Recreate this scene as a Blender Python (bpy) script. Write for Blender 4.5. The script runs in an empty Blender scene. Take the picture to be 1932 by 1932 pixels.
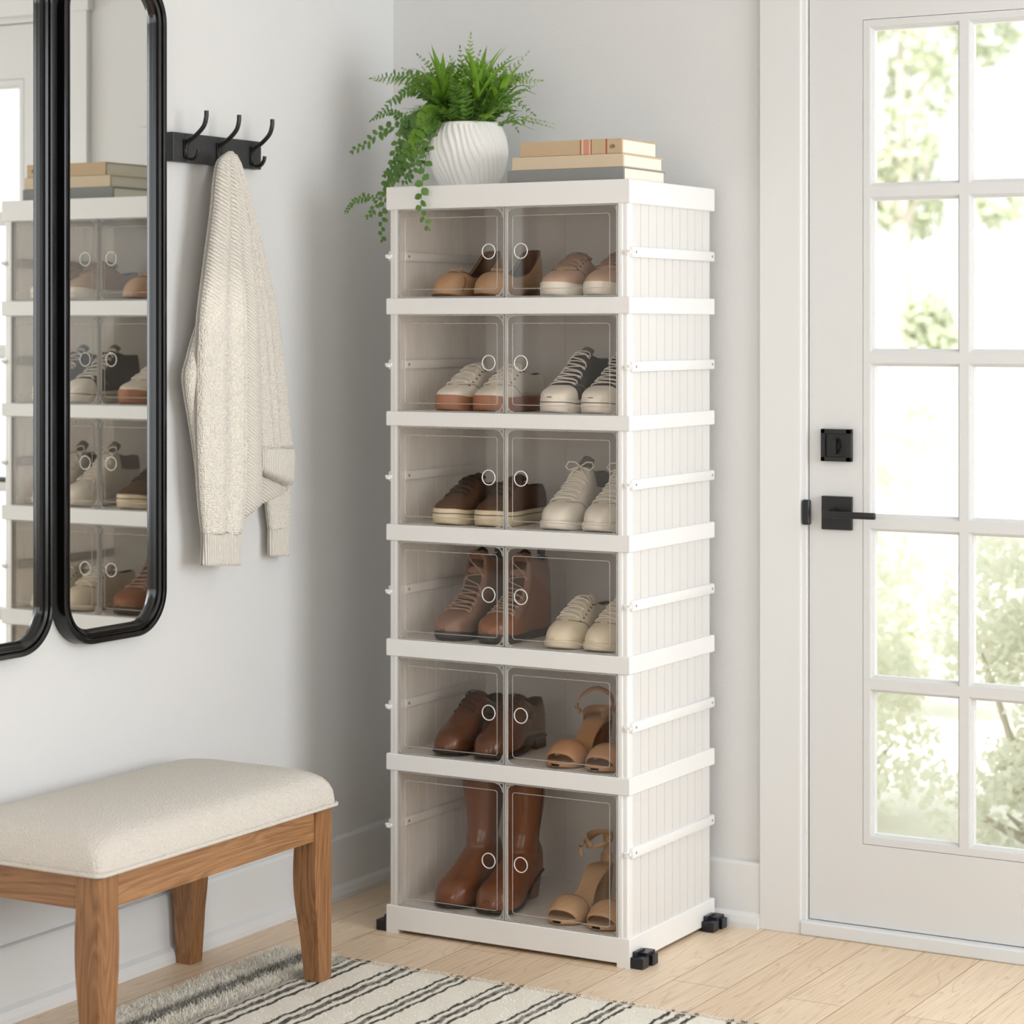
import bpy, bmesh, math, random
import numpy as np
from mathutils import Vector, Matrix
random.seed(7)
S = bpy.context.scene
COL = S.collection
PI = math.pi
# ------------------------------------------------------------------ camera
F = 4430.0; CU, CV = 966.0, 620.0
CAM = Vector((3.208, -4.960, 1.375))
RIGHT = Vector((math.cos(PI/6), math.sin(PI/6), 0)); FWD = Vector((-math.sin(PI/6), math.cos(PI/6), 0))
cd = bpy.data.cameras.new('camera'); cam = bpy.data.objects.new('camera', cd); COL.objects.link(cam)
cam.location = CAM; cam.rotation_euler = (PI/2, 0, PI/6)
cd.sensor_width = 36; cd.lens = 36*F/1932; cd.shift_x = 0; cd.shift_y = -(966-CV)/1932
cd.clip_start = .05; cd.clip_end = 200
cd.dof.use_dof = True; cd.dof.focus_distance = 4.95; cd.dof.aperture_fstop = 3.4
S.camera = cam
S.view_settings.view_transform = 'Standard'; S.view_settings.look = 'None'
S.view_settings.gamma = 1; S.view_settings.use_curve_mapping = False
S.view_settings.exposure = 0.0
try:
    S.cycles.use_denoising = True; S.cycles.max_bounces = 8; S.cycles.diffuse_bounces = 5
    S.cycles.glossy_bounces = 4; S.cycles.transparent_max_bounces = 14; S.cycles.transmission_bounces = 4
    S.cycles.sample_clamp_indirect = 4; S.cycles.caustics_reflective = False; S.cycles.caustics_refractive = False
except Exception: pass
# ------------------------------------------------------------------ world and lights
w = bpy.data.worlds.new('sky'); S.world = w; w.use_nodes = True
bg = w.node_tree.nodes['Background']; bg.inputs[0].default_value = (.97, .985, 1, 1); bg.inputs[1].default_value = 1.7
sd = bpy.data.lights.new('sun', 'SUN'); sd.energy = 7.0; sd.angle = .03; sd.color = (1, .97, .92)
so = bpy.data.objects.new('sun', sd); COL.objects.link(so)
so.rotation_euler = Vector((.25, .62, -.74)).to_track_quat('-Z', 'Y').to_euler()
def area(name, loc, aim, sx, sy, e, col):
    d = bpy.data.lights.new(name, 'AREA'); d.shape = 'RECTANGLE'; d.size = sx; d.size_y = sy; d.energy = e; d.color = col
    o = bpy.data.objects.new(name, d); COL.objects.link(o); o.location = loc
    o.rotation_euler = (Vector(aim)-Vector(loc)).to_track_quat('-Z', 'Z').to_euler(); return o
area('side_window_daylight', (4.44, -1.25, 1.55), (0, -1.15, 1.2), 1.7, 1.7, 69, (.90, .95, 1))
area('added_side_fill', (4.44, -3.9, 1.55), (0, -1.5, 1.2), 1.5, 1.7, 18, (.90, .95, 1))  # fill lamp added to soften the cabinet's shadow, no known window
area('added_rear_fill', (1.9, -6.9, 1.6), (1.6, 0, 1.1), 2.4, 1.6, 24, (.88, .94, 1))  # fill lamp added behind the camera, no known window

# ------------------------------------------------------------------ helpers
def ray(u, v):
    return FWD + RIGHT*((u-CU)/F) + Vector((0, 0, (CV-v)/F))
def onx(u, v, x):
    d = ray(u, v); return CAM + d*((x-CAM.x)/d.x)
def ony(u, v, y):
    d = ray(u, v); return CAM + d*((y-CAM.y)/d.y)
def onz(u, v, z):
    d = ray(u, v); return CAM + d*((z-CAM.z)/d.z)
def srgb(r, g, b):
    f = lambda c: (c/255)/12.92 if c/255 <= .04045 else (((c/255)+.055)/1.055)**2.4
    return (f(r), f(g), f(b), 1)
def newmat(name):
    m = bpy.data.materials.new(name); m.use_nodes = True
    return m, m.node_tree, m.node_tree.nodes['Principled BSDF']
def nd(nt, t, **kw):
    n = nt.nodes.new(t)
    for k, v in kw.items():
        if k in n.inputs: n.inputs[k].default_value = v
        else: setattr(n, k, v)
    return n
def mat(name, col, rough=.5, spec=.5, bump=0, bscale=100, var=0, vscale=8, coat=0, metal=0, stretch=(1, 1, 1), btype='noise', sheen=0):
    m, nt, p = newmat(name); L = nt.links.new
    p.inputs['Base Color'].default_value = col; p.inputs['Roughness'].default_value = rough
    p.inputs['Specular IOR Level'].default_value = spec; p.inputs['Coat Weight'].default_value = coat
    p.inputs['Metallic'].default_value = metal; p.inputs['Sheen Weight'].default_value = sheen
    if bump or var:
        tc = nd(nt, 'ShaderNodeTexCoord'); mp = nd(nt, 'ShaderNodeMapping'); mp.inputs['Scale'].default_value = stretch
        L(tc.outputs['Object'], mp.inputs['Vector'])
    if var:
        n = nd(nt, 'ShaderNodeTexNoise', Scale=vscale, Detail=4); L(mp.outputs[0], n.inputs['Vector'])
        mx = nd(nt, 'ShaderNodeMix', data_type='RGBA')
        mx.inputs[6].default_value = tuple(c*(1-var) for c in col[:3])+(1,); mx.inputs[7].default_value = tuple(min(1, c*(1+var)) for c in col[:3])+(1,)
        L(n.outputs['Fac'], mx.inputs[0]); L(mx.outputs[2], p.inputs['Base Color'])
    if bump:
        if btype == 'voronoi':
            n = nd(nt, 'ShaderNodeTexVoronoi', Scale=bscale); o = n.outputs['Distance']
        else:
            n = nd(nt, 'ShaderNodeTexNoise', Scale=bscale, Detail=3); o = n.outputs['Fac']
        L(mp.outputs[0], n.inputs['Vector'])
        b = nd(nt, 'ShaderNodeBump', Strength=1.0, Distance=bump); L(o, b.inputs['Height']); L(b.outputs[0], p.inputs['Normal'])
    return m
def wood(name, c1, c2, rough=.35, axis=1, sc=7):
    m, nt, p = newmat(name); L = nt.links.new
    tc = nd(nt, 'ShaderNodeTexCoord'); mp = nd(nt, 'ShaderNodeMapping')
    s = [sc*2.6]*3; s[axis] = sc*.22; mp.inputs['Scale'].default_value = s
    L(tc.outputs['Object'], mp.inputs['Vector'])
    n1 = nd(nt, 'ShaderNodeTexNoise', Scale=1.0, Detail=3, Distortion=1.2); L(mp.outputs[0], n1.inputs['Vector'])
    mul = nd(nt, 'ShaderNodeMath', operation='MULTIPLY'); mul.inputs[1].default_value = 9; L(n1.outputs['Fac'], mul.inputs[0])
    fr = nd(nt, 'ShaderNodeMath', operation='PINGPONG'); fr.inputs[1].default_value = .5; L(mul.outputs[0], fr.inputs[0])
    mp2 = nd(nt, 'ShaderNodeMapping'); s2 = [420]*3; s2[axis] = 9; mp2.inputs['Scale'].default_value = s2; L(tc.outputs['Object'], mp2.inputs['Vector'])
    n2 = nd(nt, 'ShaderNodeTexNoise', Scale=1.0, Detail=2); L(mp2.outputs[0], n2.inputs['Vector'])
    ad = nd(nt, 'ShaderNodeMath', operation='ADD'); L(fr.outputs[0], ad.inputs[0]); L(n2.outputs['Fac'], ad.inputs[1])
    cr = nd(nt, 'ShaderNodeValToRGB'); cr.color_ramp.elements[0].position = .3; cr.color_ramp.elements[0].color = c2
    cr.color_ramp.elements[1].position = 1.0; cr.color_ramp.elements[1].color = c1; L(ad.outputs[0], cr.inputs[0])
    L(cr.outputs[0], p.inputs['Base Color']); p.inputs['Roughness'].default_value = rough
    return m
class MB:
    """collects shapes, builds ONE mesh object"""
    def __init__(s): s.bm = bmesh.new()
    def box(s, x0, x1, y0, y1, z0, z1, bev=0, seg=2):
        x0, x1 = min(x0, x1), max(x0, x1); y0, y1 = min(y0, y1), max(y0, y1); z0, z1 = min(z0, z1), max(z0, z1)
        c = [(x0,y0,z0),(x1,y0,z0),(x1,y1,z0),(x0,y1,z0),(x0,y0,z1),(x1,y0,z1),(x1,y1,z1),(x0,y1,z1)]
        return s.hexa(c, bev, seg)
    def hexa(s, c, bev=0, seg=2):
        vs = [s.bm.verts.new(p) for p in c]
        fs = [s.bm.faces.new([vs[i] for i in f]) for f in ((0,3,2,1),(4,5,6,7),(0,1,5,4),(1,2,6,5),(2,3,7,6),(3,0,4,7))]
        if bev:
            es = list({e for f in fs for e in f.edges})
            bmesh.ops.bevel(s.bm, geom=es, offset=bev, segments=seg, profile=.5, affect='EDGES')
        return s
    def grid(s, rows, closeu=False, closev=False, flip=False):
        """rows: list of lists of points"""
        V = [[s.bm.verts.new(p) for p in r] for r in rows]
        n, m = len(V), len(V[0])
        for i in range(n if closeu else n-1):
            for j in range(m if closev else m-1):
                a, b, c, d = V[i][j], V[i][(j+1) % m], V[(i+1) % n][(j+1) % m], V[(i+1) % n][j]
                try: s.bm.faces.new((a, b, c, d) if not flip else (d, c, b, a))
                except ValueError: pass
        return V
    def tube(s, pts, r, seg=8, cap=True, closed=False, flat=1.0):
        pts = [Vector(p) for p in pts]; n = len(pts); rows = []
        up = None
        for i, p in enumerate(pts):
            if closed: t = (pts[(i+1) % n]-pts[i-1]).normalized()
            else: t = (pts[min(i+1, n-1)]-pts[max(i-1, 0)]).normalized()
            if up is None:
                up = Vector((0, 0, 1)) if abs(t.z) < .9 else Vector((1, 0, 0))
            a = (up - t*up.dot(t))
            if a.length < 1e-6: a = t.orthogonal()
            a.normalize(); up = a; b = t.cross(a)
            rr = r[i] if isinstance(r, (list, tuple)) else r
            rows.append([p + a*(rr*flat*math.cos(2*PI*k/seg)) + b*(rr*math.sin(2*PI*k/seg)) for k in range(seg)])
        V = s.grid(rows, closeu=closed, closev=True)
        if cap and not closed:
            s.bm.faces.new(V[0][::-1]); s.bm.faces.new(V[-1])
        return s
    def lathe(s, prof, c=(0,0,0), seg=32):
        rows = [[Vector(c)+Vector((r*math.cos(2*PI*k/seg), r*math.sin(2*PI*k/seg), z)) for k in range(seg)] for r, z in prof]
        s.grid(rows, closev=True); return s
    def ribbon(s, pts, side, w, th):
        """flat strap: pts path, side = list of unit vectors across, w width(s), th thickness"""
        rows = []; n = len(pts)
        for i in range(n):
            p = Vector(pts[i]); t = (Vector(pts[min(i+1, n-1)])-Vector(pts[max(i-1, 0)])).normalized()
            sd_ = Vector(side[i] if isinstance(side, list) else side); sd_ = (sd_-t*sd_.dot(t)).normalized(); nn = t.cross(sd_)
            ww = w[i] if isinstance(w, (list, tuple)) else w
            rows.append([p+sd_*ww/2+nn*th/2, p-sd_*ww/2+nn*th/2, p-sd_*ww/2-nn*th/2, p+sd_*ww/2-nn*th/2])
        V = s.grid(rows, closev=True); s.bm.faces.new(V[0][::-1]); s.bm.faces.new(V[-1]); return s
    def build(s, name, m, parent=None, smooth=False, loc=None, angle=None):
        bmesh.ops.recalc_face_normals(s.bm, faces=s.bm.faces[:])
        me = bpy.data.meshes.new(name); s.bm.to_mesh(me); s.bm.free()
        for q in (m if isinstance(m, (list, tuple)) else [m]): me.materials.append(q)
        if smooth:
            for p in me.polygons: p.use_smooth = True
            if angle: me.set_sharp_from_angle(angle=math.radians(angle))
        o = bpy.data.objects.new(name, me); COL.objects.link(o)
        if parent: o.parent = parent
        if loc: o.location = loc
        return o
def tag(o, label=None, cat=None, group=None, kind=None):
    for k, v in (('label', label), ('category', cat), ('group', group), ('kind', kind)):
        if v: o[k] = v
    return o
def thing(name, label, cat, loc=(0,0,0), group=None, rotz=0):
    o = bpy.data.objects.new(name, None); COL.objects.link(o); o.location = loc; o.rotation_euler.z = rotz
    o.empty_display_size = .05
    return tag(o, label, cat, group)
def struct(o): o['kind'] = 'structure'; return o
def copy_tree(o, parent=None):
    c = o.copy(); COL.objects.link(c)
    if parent: c.parent = parent
    for ch in list(o.children): copy_tree(ch, c)
    return c
def smoothstep(a, b, x):
    t = min(1, max(0, (x-a)/(b-a))); return t*t*(3-2*t)
def interp(x, pts):
    xs = [p[0] for p in pts]; ys = [p[1] for p in pts]
    if x <= xs[0]: return ys[0]
    for i in range(len(xs)-1):
        if x <= xs[i+1]:
            t = (x-xs[i])/(xs[i+1]-xs[i]); 
            m0 = (ys[i+1]-ys[i-1])/(xs[i+1]-xs[i-1]) if i > 0 else (ys[i+1]-ys[i])/(xs[i+1]-xs[i])
            m1 = (ys[i+2]-ys[i])/(xs[i+2]-xs[i]) if i+2 < len(xs) else (ys[i+1]-ys[i])/(xs[i+1]-xs[i])
            h = xs[i+1]-xs[i]
            return (2*t**3-3*t*t+1)*ys[i]+(t**3-2*t*t+t)*h*m0+(-2*t**3+3*t*t)*ys[i+1]+(t**3-t*t)*h*m1
    return ys[-1]
def spline(pts, n):
    """Catmull-Rom through pts"""
    P = [Vector(p) for p in pts]; P = [P[0]*2-P[1]]+P+[P[-1]*2-P[-2]]; out = []
    k = len(P)-3
    for i in range(n):
        f = i/(n-1)*k; j = min(int(f), k-1); t = f-j; a, b, c, d = P[j:j+4]
        out.append(.5*((2*b)+(c-a)*t+(2*a-5*b+4*c-d)*t*t+(3*b-a-3*c+d)*t**3))
    return out

# ------------------------------------------------------------------ materials of the setting
M = {}
M['wall'] = mat('painted_wall', srgb(218, 218, 217), .75, .3, bump=.0006, bscale=260)
M['trim'] = mat('trim_paint', srgb(218, 218, 217), .38, .4)
M['doorpaint'] = mat('door_paint', srgb(212, 212, 211), .36, .4)
M['ceiling'] = mat('ceiling_paint', srgb(236, 236, 236), .8, .2)
def floor_mat():
    m, nt, p = newmat('oak_floor'); L = nt.links.new
    tc = nd(nt, 'ShaderNodeTexCoord'); sp = nd(nt, 'ShaderNodeSeparateXYZ'); L(tc.outputs['Object'], sp.inputs[0])
    cb = nd(nt, 'ShaderNodeCombineXYZ'); L(sp.outputs['Y'], cb.inputs['X']); L(sp.outputs['X'], cb.inputs['Y'])
    br = nd(nt, 'ShaderNodeTexBrick'); L(cb.outputs[0], br.inputs['Vector'])
    br.offset = .37; br.offset_frequency = 2
    for k, v in (('Scale', 1.0), ('Mortar Size', .0011), ('Mortar Smooth', .2), ('Bias', 0.0), ('Brick Width', 1.35), ('Row Height', .128)): br.inputs[k].default_value = v
    br.inputs['Color1'].default_value = srgb(236, 216, 190); br.inputs['Color2'].default_value = srgb(222, 197, 166); br.inputs['Mortar'].default_value = srgb(160, 126, 94)
    # grain
    mp = nd(nt, 'ShaderNodeMapping'); mp.inputs['Scale'].default_value = (16, 1.1, 1); L(tc.outputs['Object'], mp.inputs[0])
    off = nd(nt, 'ShaderNodeVectorMath', operation='ADD'); L(mp.outputs[0], off.inputs[0]); 
    sc = nd(nt, 'ShaderNodeVectorMath', operation='SCALE'); sc.inputs['Scale'].default_value = 9; L(br.outputs['Color'], sc.inputs[0]); L(sc.outputs[0], off.inputs[1])
    n1 = nd(nt, 'ShaderNodeTexNoise', Scale=1.0, Detail=2, Distortion=.8); L(off.outputs[0], n1.inputs['Vector'])
    mu = nd(nt, 'ShaderNodeMath', operation='MULTIPLY'); mu.inputs[1].default_value = 13; L(n1.outputs['Fac'], mu.inputs[0])
    pp = nd(nt, 'ShaderNodeMath', operation='PINGPONG'); pp.inputs[1].default_value = .5; L(mu.outputs[0], pp.inputs[0])
    r1 = nd(nt, 'ShaderNodeValToRGB'); r1.color_ramp.elements[0].color = (.80, .74, .68, 1); r1.color_ramp.elements[1].color = (1, 1, 1, 1); r1.color_ramp.elements[1].position = .13
    L(pp.outputs[0], r1.inputs[0])
    mp2 = nd(nt, 'ShaderNodeMapping'); mp2.inputs['Scale'].default_value = (240, 5, 1); L(tc.outputs['Object'], mp2.inputs[0])
    n2 = nd(nt, 'ShaderNodeTexNoise', Scale=1.0, Detail=3); L(mp2.outputs[0], n2.inputs['Vector'])
    r2 = nd(nt, 'ShaderNodeValToRGB'); r2.color_ramp.elements[0].color = (.84, .80, .76, 1); r2.color_ramp.elements[0].position = .3; r2.color_ramp.elements[1].color = (1, 1, 1, 1); r2.color_ramp.elements[1].position = .65
    L(n2.outputs['Fac'], r2.inputs[0])
    # knots
    mp3 = nd(nt, 'ShaderNodeMapping'); mp3.inputs['Scale'].default_value = (5, 1.6, 1); L(tc.outputs['Object'], mp3.inputs[0])
    vo = nd(nt, 'ShaderNodeTexVoronoi', Scale=1.0); L(mp3.outputs[0], vo.inputs['Vector'])
    r3 = nd(nt, 'ShaderNodeValToRGB'); r3.color_ramp.elements[0].color = (.62, .48, .36, 1); r3.color_ramp.elements[0].position = .01; r3.color_ramp.elements[1].color = (1, 1, 1, 1); r3.color_ramp.elements[1].position = .045
    L(vo.outputs['Distance'], r3.inputs[0])
    prev = br.outputs['Color']
    for r, f in ((r1, .8), (r2, .8), (r3, .8)):
        mx = nd(nt, 'ShaderNodeMix', data_type='RGBA', blend_type='MULTIPLY'); mx.inputs[0].default_value = f
        L(prev, mx.inputs[6]); L(r.outputs[0], mx.inputs[7]); prev = mx.outputs[2]
    L(prev, p.inputs['Base Color']); p.inputs['Roughness'].default_value = .38; p.inputs['Specular IOR Level'].default_value = .35
    b = nd(nt, 'ShaderNodeBump', Strength=.5, Distance=.0015, invert=True); L(br.outputs['Fac'], b.inputs['Height']); L(b.outputs[0], p.inputs['Normal'])
    return m
M['floor'] = floor_mat()
M['black'] = mat('satin_black_metal', srgb(20, 20, 20), .3, .5)
M['blackgloss'] = mat('gloss_black_frame', srgb(13, 12, 12), .14, .5)
def glass(name, tint, fac, rough=.0):
    m = bpy.data.materials.new(name); m.use_nodes = True; nt = m.node_tree; nt.nodes.clear(); L = nt.links.new
    o = nd(nt, 'ShaderNodeOutputMaterial'); t = nd(nt, 'ShaderNodeBsdfTransparent'); t.inputs[0].default_value = tint
    g = nd(nt, 'ShaderNodeBsdfGlossy'); g.inputs['Roughness'].default_value = rough; g.inputs[0].default_value = (1, .97, .93, 1)
    fr = nd(nt, 'ShaderNodeFresnel'); fr.inputs[0].default_value = fac
    ge = nd(nt, 'ShaderNodeNewGeometry'); iv = nd(nt, 'ShaderNodeMath', operation='SUBTRACT'); iv.inputs[0].default_value = 1.0; L(ge.outputs['Backfacing'], iv.inputs[1])
    mu = nd(nt, 'ShaderNodeMath', operation='MULTIPLY'); L(fr.outputs[0], mu.inputs[0]); L(iv.outputs[0], mu.inputs[1])   # no internal reflection on the way out of a thin sheet
    mx = nd(nt, 'ShaderNodeMixShader'); L(mu.outputs[0], mx.inputs[0]); L(t.outputs[0], mx.inputs[1]); L(g.outputs[0], mx.inputs[2]); L(mx.outputs[0], o.inputs[0])
    return m
M['pane'] = glass('window_glass', (.97, .98, .975, 1), 1.4)
# ------------------------------------------------------------------ room shell
RX, RY, RZ = 4.4, -6.8, 2.7
T = .14
b = MB(); b.box(-T, RX+T, RY-T, .16, -.05, 0); fl = struct(b.build('floor', M['floor']))
b = MB(); b.box(-T, RX+T, RY-T, .16, RZ, RZ+.15); struct(b.build('ceiling', M['ceiling']))
b = MB(); b.box(-T, 0, RY-T, .16, 0, RZ); struct(b.build('wall_left', M['wall']))
# back wall with door opening
def sx(u, y=0.0): return ony(u, 900, y).x
DX0 = sx(1512); DW = .99
SLAB0 = sx(1526); DTOP = 2.22; DY0, DY1 = .004, .048
colx = [sx(1641, DY0), sx(1810.5, DY0)]
gw = colx[1]-colx[0]; mw = sx(1828, DY0)-colx[1]
SLAB1 = colx[0]+3*gw+2*mw+(colx[0]-SLAB0)
OP0, OP1, OPT = SLAB0-.012, SLAB1+.012, DTOP+.012
b = MB(); b.box(0, OP0, 0, .16, 0, RZ); b.box(OP1, RX+T, 0, .16, 0, RZ); b.box(OP0, OP1, 0, .16, OPT, RZ); struct(b.build('wall_back', M['wall']))
b = MB()  # right wall: window opening, and a further opening added for the side fill lamp
wy0, wy1, wz0, wz1 = -2.15, -.35, .65, 2.45
b.box(RX, RX+T, RY-T, -4.7, 0, RZ); b.box(RX, RX+T, -3.1, wy0, 0, RZ); b.box(RX, RX+T, -4.7, -3.1, 0, wz0); b.box(RX, RX+T, -4.7, -3.1, wz1, RZ); b.box(RX, RX+T, wy1, 0, 0, RZ); b.box(RX, RX+T, wy0, wy1, 0, wz0); b.box(RX, RX+T, wy0, wy1, wz1, RZ); struct(b.build('wall_right', M['wall']))
b = MB()  # front wall, its opening added to hold the rear fill lamp
b.box(-T, .6, RY-T, RY, 0, RZ); b.box(3.2, RX+T, RY-T, RY, 0, RZ); b.box(.6, 3.2, RY-T, RY, 0, .7); b.box(.6, 3.2, RY-T, RY, 2.45, RZ); struct(b.build('wall_front', M['wall']))
# baseboards (board, plus quarter-round shoe moulding)
def baseboard(name, a, bb, n, h=.15):
    """profile extruded from a to bb (xy), n = direction into the room"""
    prof = [(0, 0), (.030, 0), (.030, .012), (.026, .026), (.015, .034), (.015, h-.008), (.012, h-.002), (.006, h), (0, h)]
    m = MB(); rows = [[Vector((p[0]+n[0]*d, p[1]+n[1]*d, z)) for d, z in prof] for p in (a, bb)]
    V = m.grid(rows, closev=True); m.bm.faces.new(V[0][::-1]); m.bm.faces.new(V[-1]); return struct(m.build(name, M['trim']))
CAS0 = sx(1433, -.018)
baseboard('baseboard_left', (0, RY), (0, 0), (1, 0))
baseboard('baseboard_back', (.0, 0), (CAS0, 0), (0, -1))
# casing and jamb
CW = sx(1510, -.018)-CAS0
b = MB()
b.box(CAS0, CAS0+CW, -.018, 0, 0, DTOP+.02+CW, bev=.0015); b.box(SLAB1+.016, SLAB1+.016+CW, -.018, 0, 0, DTOP+.02+CW, bev=.0015)
b.box(CAS0-.01, SLAB1+.03+CW, -.024, 0, DTOP+.02, DTOP+.02+CW+.03, bev=.0015); struct(b.build('trim_1', M['trim']))
b = MB()
b.box(OP0-.02, SLAB0-.003, 0.001, .15, 0, OPT, bev=.001); b.box(SLAB1+.003, OP1+.02, 0.001, .15, 0, OPT, bev=.001); b.box(OP0, OP1, .001, .15, DTOP+.003, OPT+.015)
b.box(CAS0+CW-.001, SLAB0-.003, -.008, .0005, 0, OPT, bev=.001)
struct(b.build('trim_2', M['trim']))
b = MB(); b.box(CAS0+CW, SLAB1+.02, -.022, .15, 0, .032, bev=.004); struct(b.build('trim_3', mat('threshold_paint', srgb(214, 217, 218), .3)))
# ------------------------------------------------------------------ door: slab with 3 x 5 lites
def zat(u, v, y=0.0): return ony(u, v, y).z
cols = [(colx[0]+i*(gw+mw), colx[0]+i*(gw+mw)+gw) for i in range(3)]
vr = [(50, 351), (372, 664), (685, 976), (997, 1281), (1301, 1580)]
rows_z = [(zat(1643, b_, DY0), zat(1652, a_, DY0)) for a_, b_ in vr]
door = bpy.data.objects.new('door_1', None); COL.objects.link(door); door.location = (SLAB0, 0, .034); struct(door)
def dpart(name, mb, m, smooth=False, parent=None):
    o = mb.build(name, m, smooth=smooth, angle=40 if smooth else None); o.parent = parent or door
    if not parent: o.matrix_parent_inverse = Matrix.Translation(-door.location)
    return o
gl0, gl1 = rows_z[4][0]-.017, rows_z[0][1]+.017
fx0, fx1 = cols[0][0]-.0165, cols[2][1]+.0165
b = MB()
b.box(SLAB0, fx0, DY0, DY1, .034, DTOP); b.box(fx1, SLAB1, DY0, DY1, .034, DTOP)
b.box(fx0, fx1, DY0, DY1, .034, gl0); b.box(fx0, fx1, DY0, DY1, gl1, DTOP); dpart('slab', b, M['doorpaint'])
b = MB()  # lite frame with muntins: grooves left between it and slab
g = .0012
b.box(fx0+g, cols[0][0], DY0-.0005, DY1, gl0+g, gl1-g); b.box(cols[2][1], fx1-g, DY0-.0005, DY1, gl0+g, gl1-g)
b.box(cols[0][0], cols[2][1], DY0-.0005, DY1, gl0+g, rows_z[4][0]); b.box(cols[0][0], cols[2][1], DY0-.0005, DY1, rows_z[0][1], gl1-g)
for i in range(2): b.box(cols[i][1], cols[i+1][0], DY0-.0005, DY1, rows_z[4][0], rows_z[0][1])
for i in range(4):
    for c in cols: b.box(c[0], c[1], DY0-.0005, DY1, rows_z[i+1][1], rows_z[i][0])
dpart('glazing_grid', b, M['doorpaint'])
def bead_profile(x0, x1, z0, z1):
    m = MB()
    for (o, d0, d1) in ((0, DY0+.003, DY1-.004), (.0024, DY0+.008, DY1-.010), (.0048, DY0+.012, DY1-.016)):
        for (a, c, e, f) in ((x0+o, x0+o+.0024, z0+o, z1-o), (x1-o-.0024, x1-o, z0+o, z1-o), (x0+o+.0024, x1-o-.0024, z0+o, z0+o+.0024), (x0+o+.0024, x1-o-.0024, z1-o-.0024, z1-o)):
            m.box(a, c, d0, d1, e, f)
    return m
for c in cols:
    for r in rows_z:
        dpart('glazing_bead', bead_profile(c[0], c[1], r[0], r[1]), M['trim'])
        m = MB(); m.box(c[0]+.004, c[1]-.004, .020, .023, r[0]+.004, r[1]-.004); dpart('pane', m, M['pane'])
# hardware
def P0(u, v, y=DY0): return ony(u, v, y)
a, c = P0(1550, 998, -.004), P0(1607, 938, -.004)
lx, lz = (a.x+c.x)/2, (a.z+c.z)/2; hw = (c.x-a.x)/2
b = MB(); b.box(lx-hw, lx+hw, -.006, DY0, lz-hw*1.04, lz+hw*1.04, bev=.0016); rose = dpart('lever_rose', b, M['black'])
b = MB(); b.tube([(lx-.004, -.006, lz), (lx-.004, -.03, lz)], [.0125, .0115], seg=20)
b.tube([(lx-.004, -.028, lz), (lx-.004, -.05, lz)], .009, seg=16); dpart('spindle', b, M['black'], True)
e = P0(1652, 974, -.05)
b = MB(); b.box(lx-.016, e.x, -.056, -.046, lz-.0075, lz+.0075, bev=.003, seg=3); dpart('lever_handle', b, M['black'], True)
a, c = P0(1550, 869, -.004), P0(1607, 811, -.004); kx, kz = (a.x+c.x)/2, (a.z+c.z)/2; hw = (c.x-a.x)/2
b = MB(); b.box(kx-hw, kx+hw, -.004, DY0, kz-hw, kz+hw, bev=.001)
for (x0, x1, z0, z1) in ((kx-hw, kx+hw, kz+hw-.0105, kz+hw), (kx-hw, kx+hw, kz-hw, kz-hw+.0105), (kx-hw, kx-hw+.0105, kz-hw, kz+hw), (kx+hw-.0125, kx+hw, kz-hw, kz+hw)): b.box(x0, x1, -.010, -.003, z0, z1, bev=.0012)
db = dpart('deadbolt', b, M['black'])
b = MB(); b.tube([(kx, -.004, kz-.002), (kx, -.012, kz-.002)], .010, seg=16); b.box(kx-.004, kx+.004, -.022, -.01, kz-.02, kz+.016, bev=.002); dpart('thumb_turn', b, mat('black_turn', srgb(12, 12, 12), .3))
a, c = ony(1514, 990, -.012), ony(1528, 943, -.012)
b = MB(); b.box(a.x, c.x, -.017, -.002, a.z, c.z, bev=.004, seg=3); dpart('latch_keep', b, M['black'])
# ------------------------------------------------------------------ shoe cabinet
CX0, CX1, CY0, CY1 = .284, .905, -.468, -.037
M['plastic'] = mat('white_plastic', srgb(232, 231, 229), .33, .45)
def pp_sheet():
    m, nt, p = newmat('thin_white_panel'); L = nt.links.new; p.inputs['Base Color'].default_value = srgb(246, 245, 243); p.inputs['Roughness'].default_value = .4
    o = nt.nodes['Material Output']; tr = nd(nt, 'ShaderNodeBsdfTranslucent'); tr.inputs[0].default_value = (.96, .92, .87, 1)
    ms = nd(nt, 'ShaderNodeMixShader'); ms.inputs[0].default_value = .33; L(p.outputs[0], ms.inputs[1]); L(tr.outputs[0], ms.inputs[2]); L(ms.outputs[0], o.inputs[0]); return m
M['sheet'] = pp_sheet()
M['plasticdark'] = mat('cabinet_screw', srgb(150, 150, 148), .4)
M['clear'] = glass('clear_door_plastic', (.988, .966, .942, 1), 1.46, .04)
def edge_plastic():
    m = bpy.data.materials.new('clear_plastic_edge'); m.use_nodes = True; nt = m.node_tree; nt.nodes.clear(); L = nt.links.new
    o = nd(nt, 'ShaderNodeOutputMaterial'); t = nd(nt, 'ShaderNodeBsdfTransparent'); t.inputs[0].default_value = (.85, .85, .84, 1)
    p = nd(nt, 'ShaderNodeBsdfPrincipled'); p.inputs['Base Color'].default_value = (.62, .61, .59, 1); p.inputs['Roughness'].default_value = .15
    mx = nd(nt, 'ShaderNodeMixShader'); mx.inputs[0].default_value = .55; L(t.outputs[0], mx.inputs[1]); L(p.outputs[0], mx.inputs[2]); L(mx.outputs[0], o.inputs[0]); return m
M['edge'] = edge_plastic()
M['ring'] = mat('white_ring', srgb(240, 238, 234), .2, .6)
M['rubber'] = mat('black_plastic', srgb(24, 26, 34), .3, .5)
bands = [(1.645, 1.697), (1.407, 1.444), (1.154, 1.187), (.893, .930), (.630, .669), (.370, .408), (.008, .063)]
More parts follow.
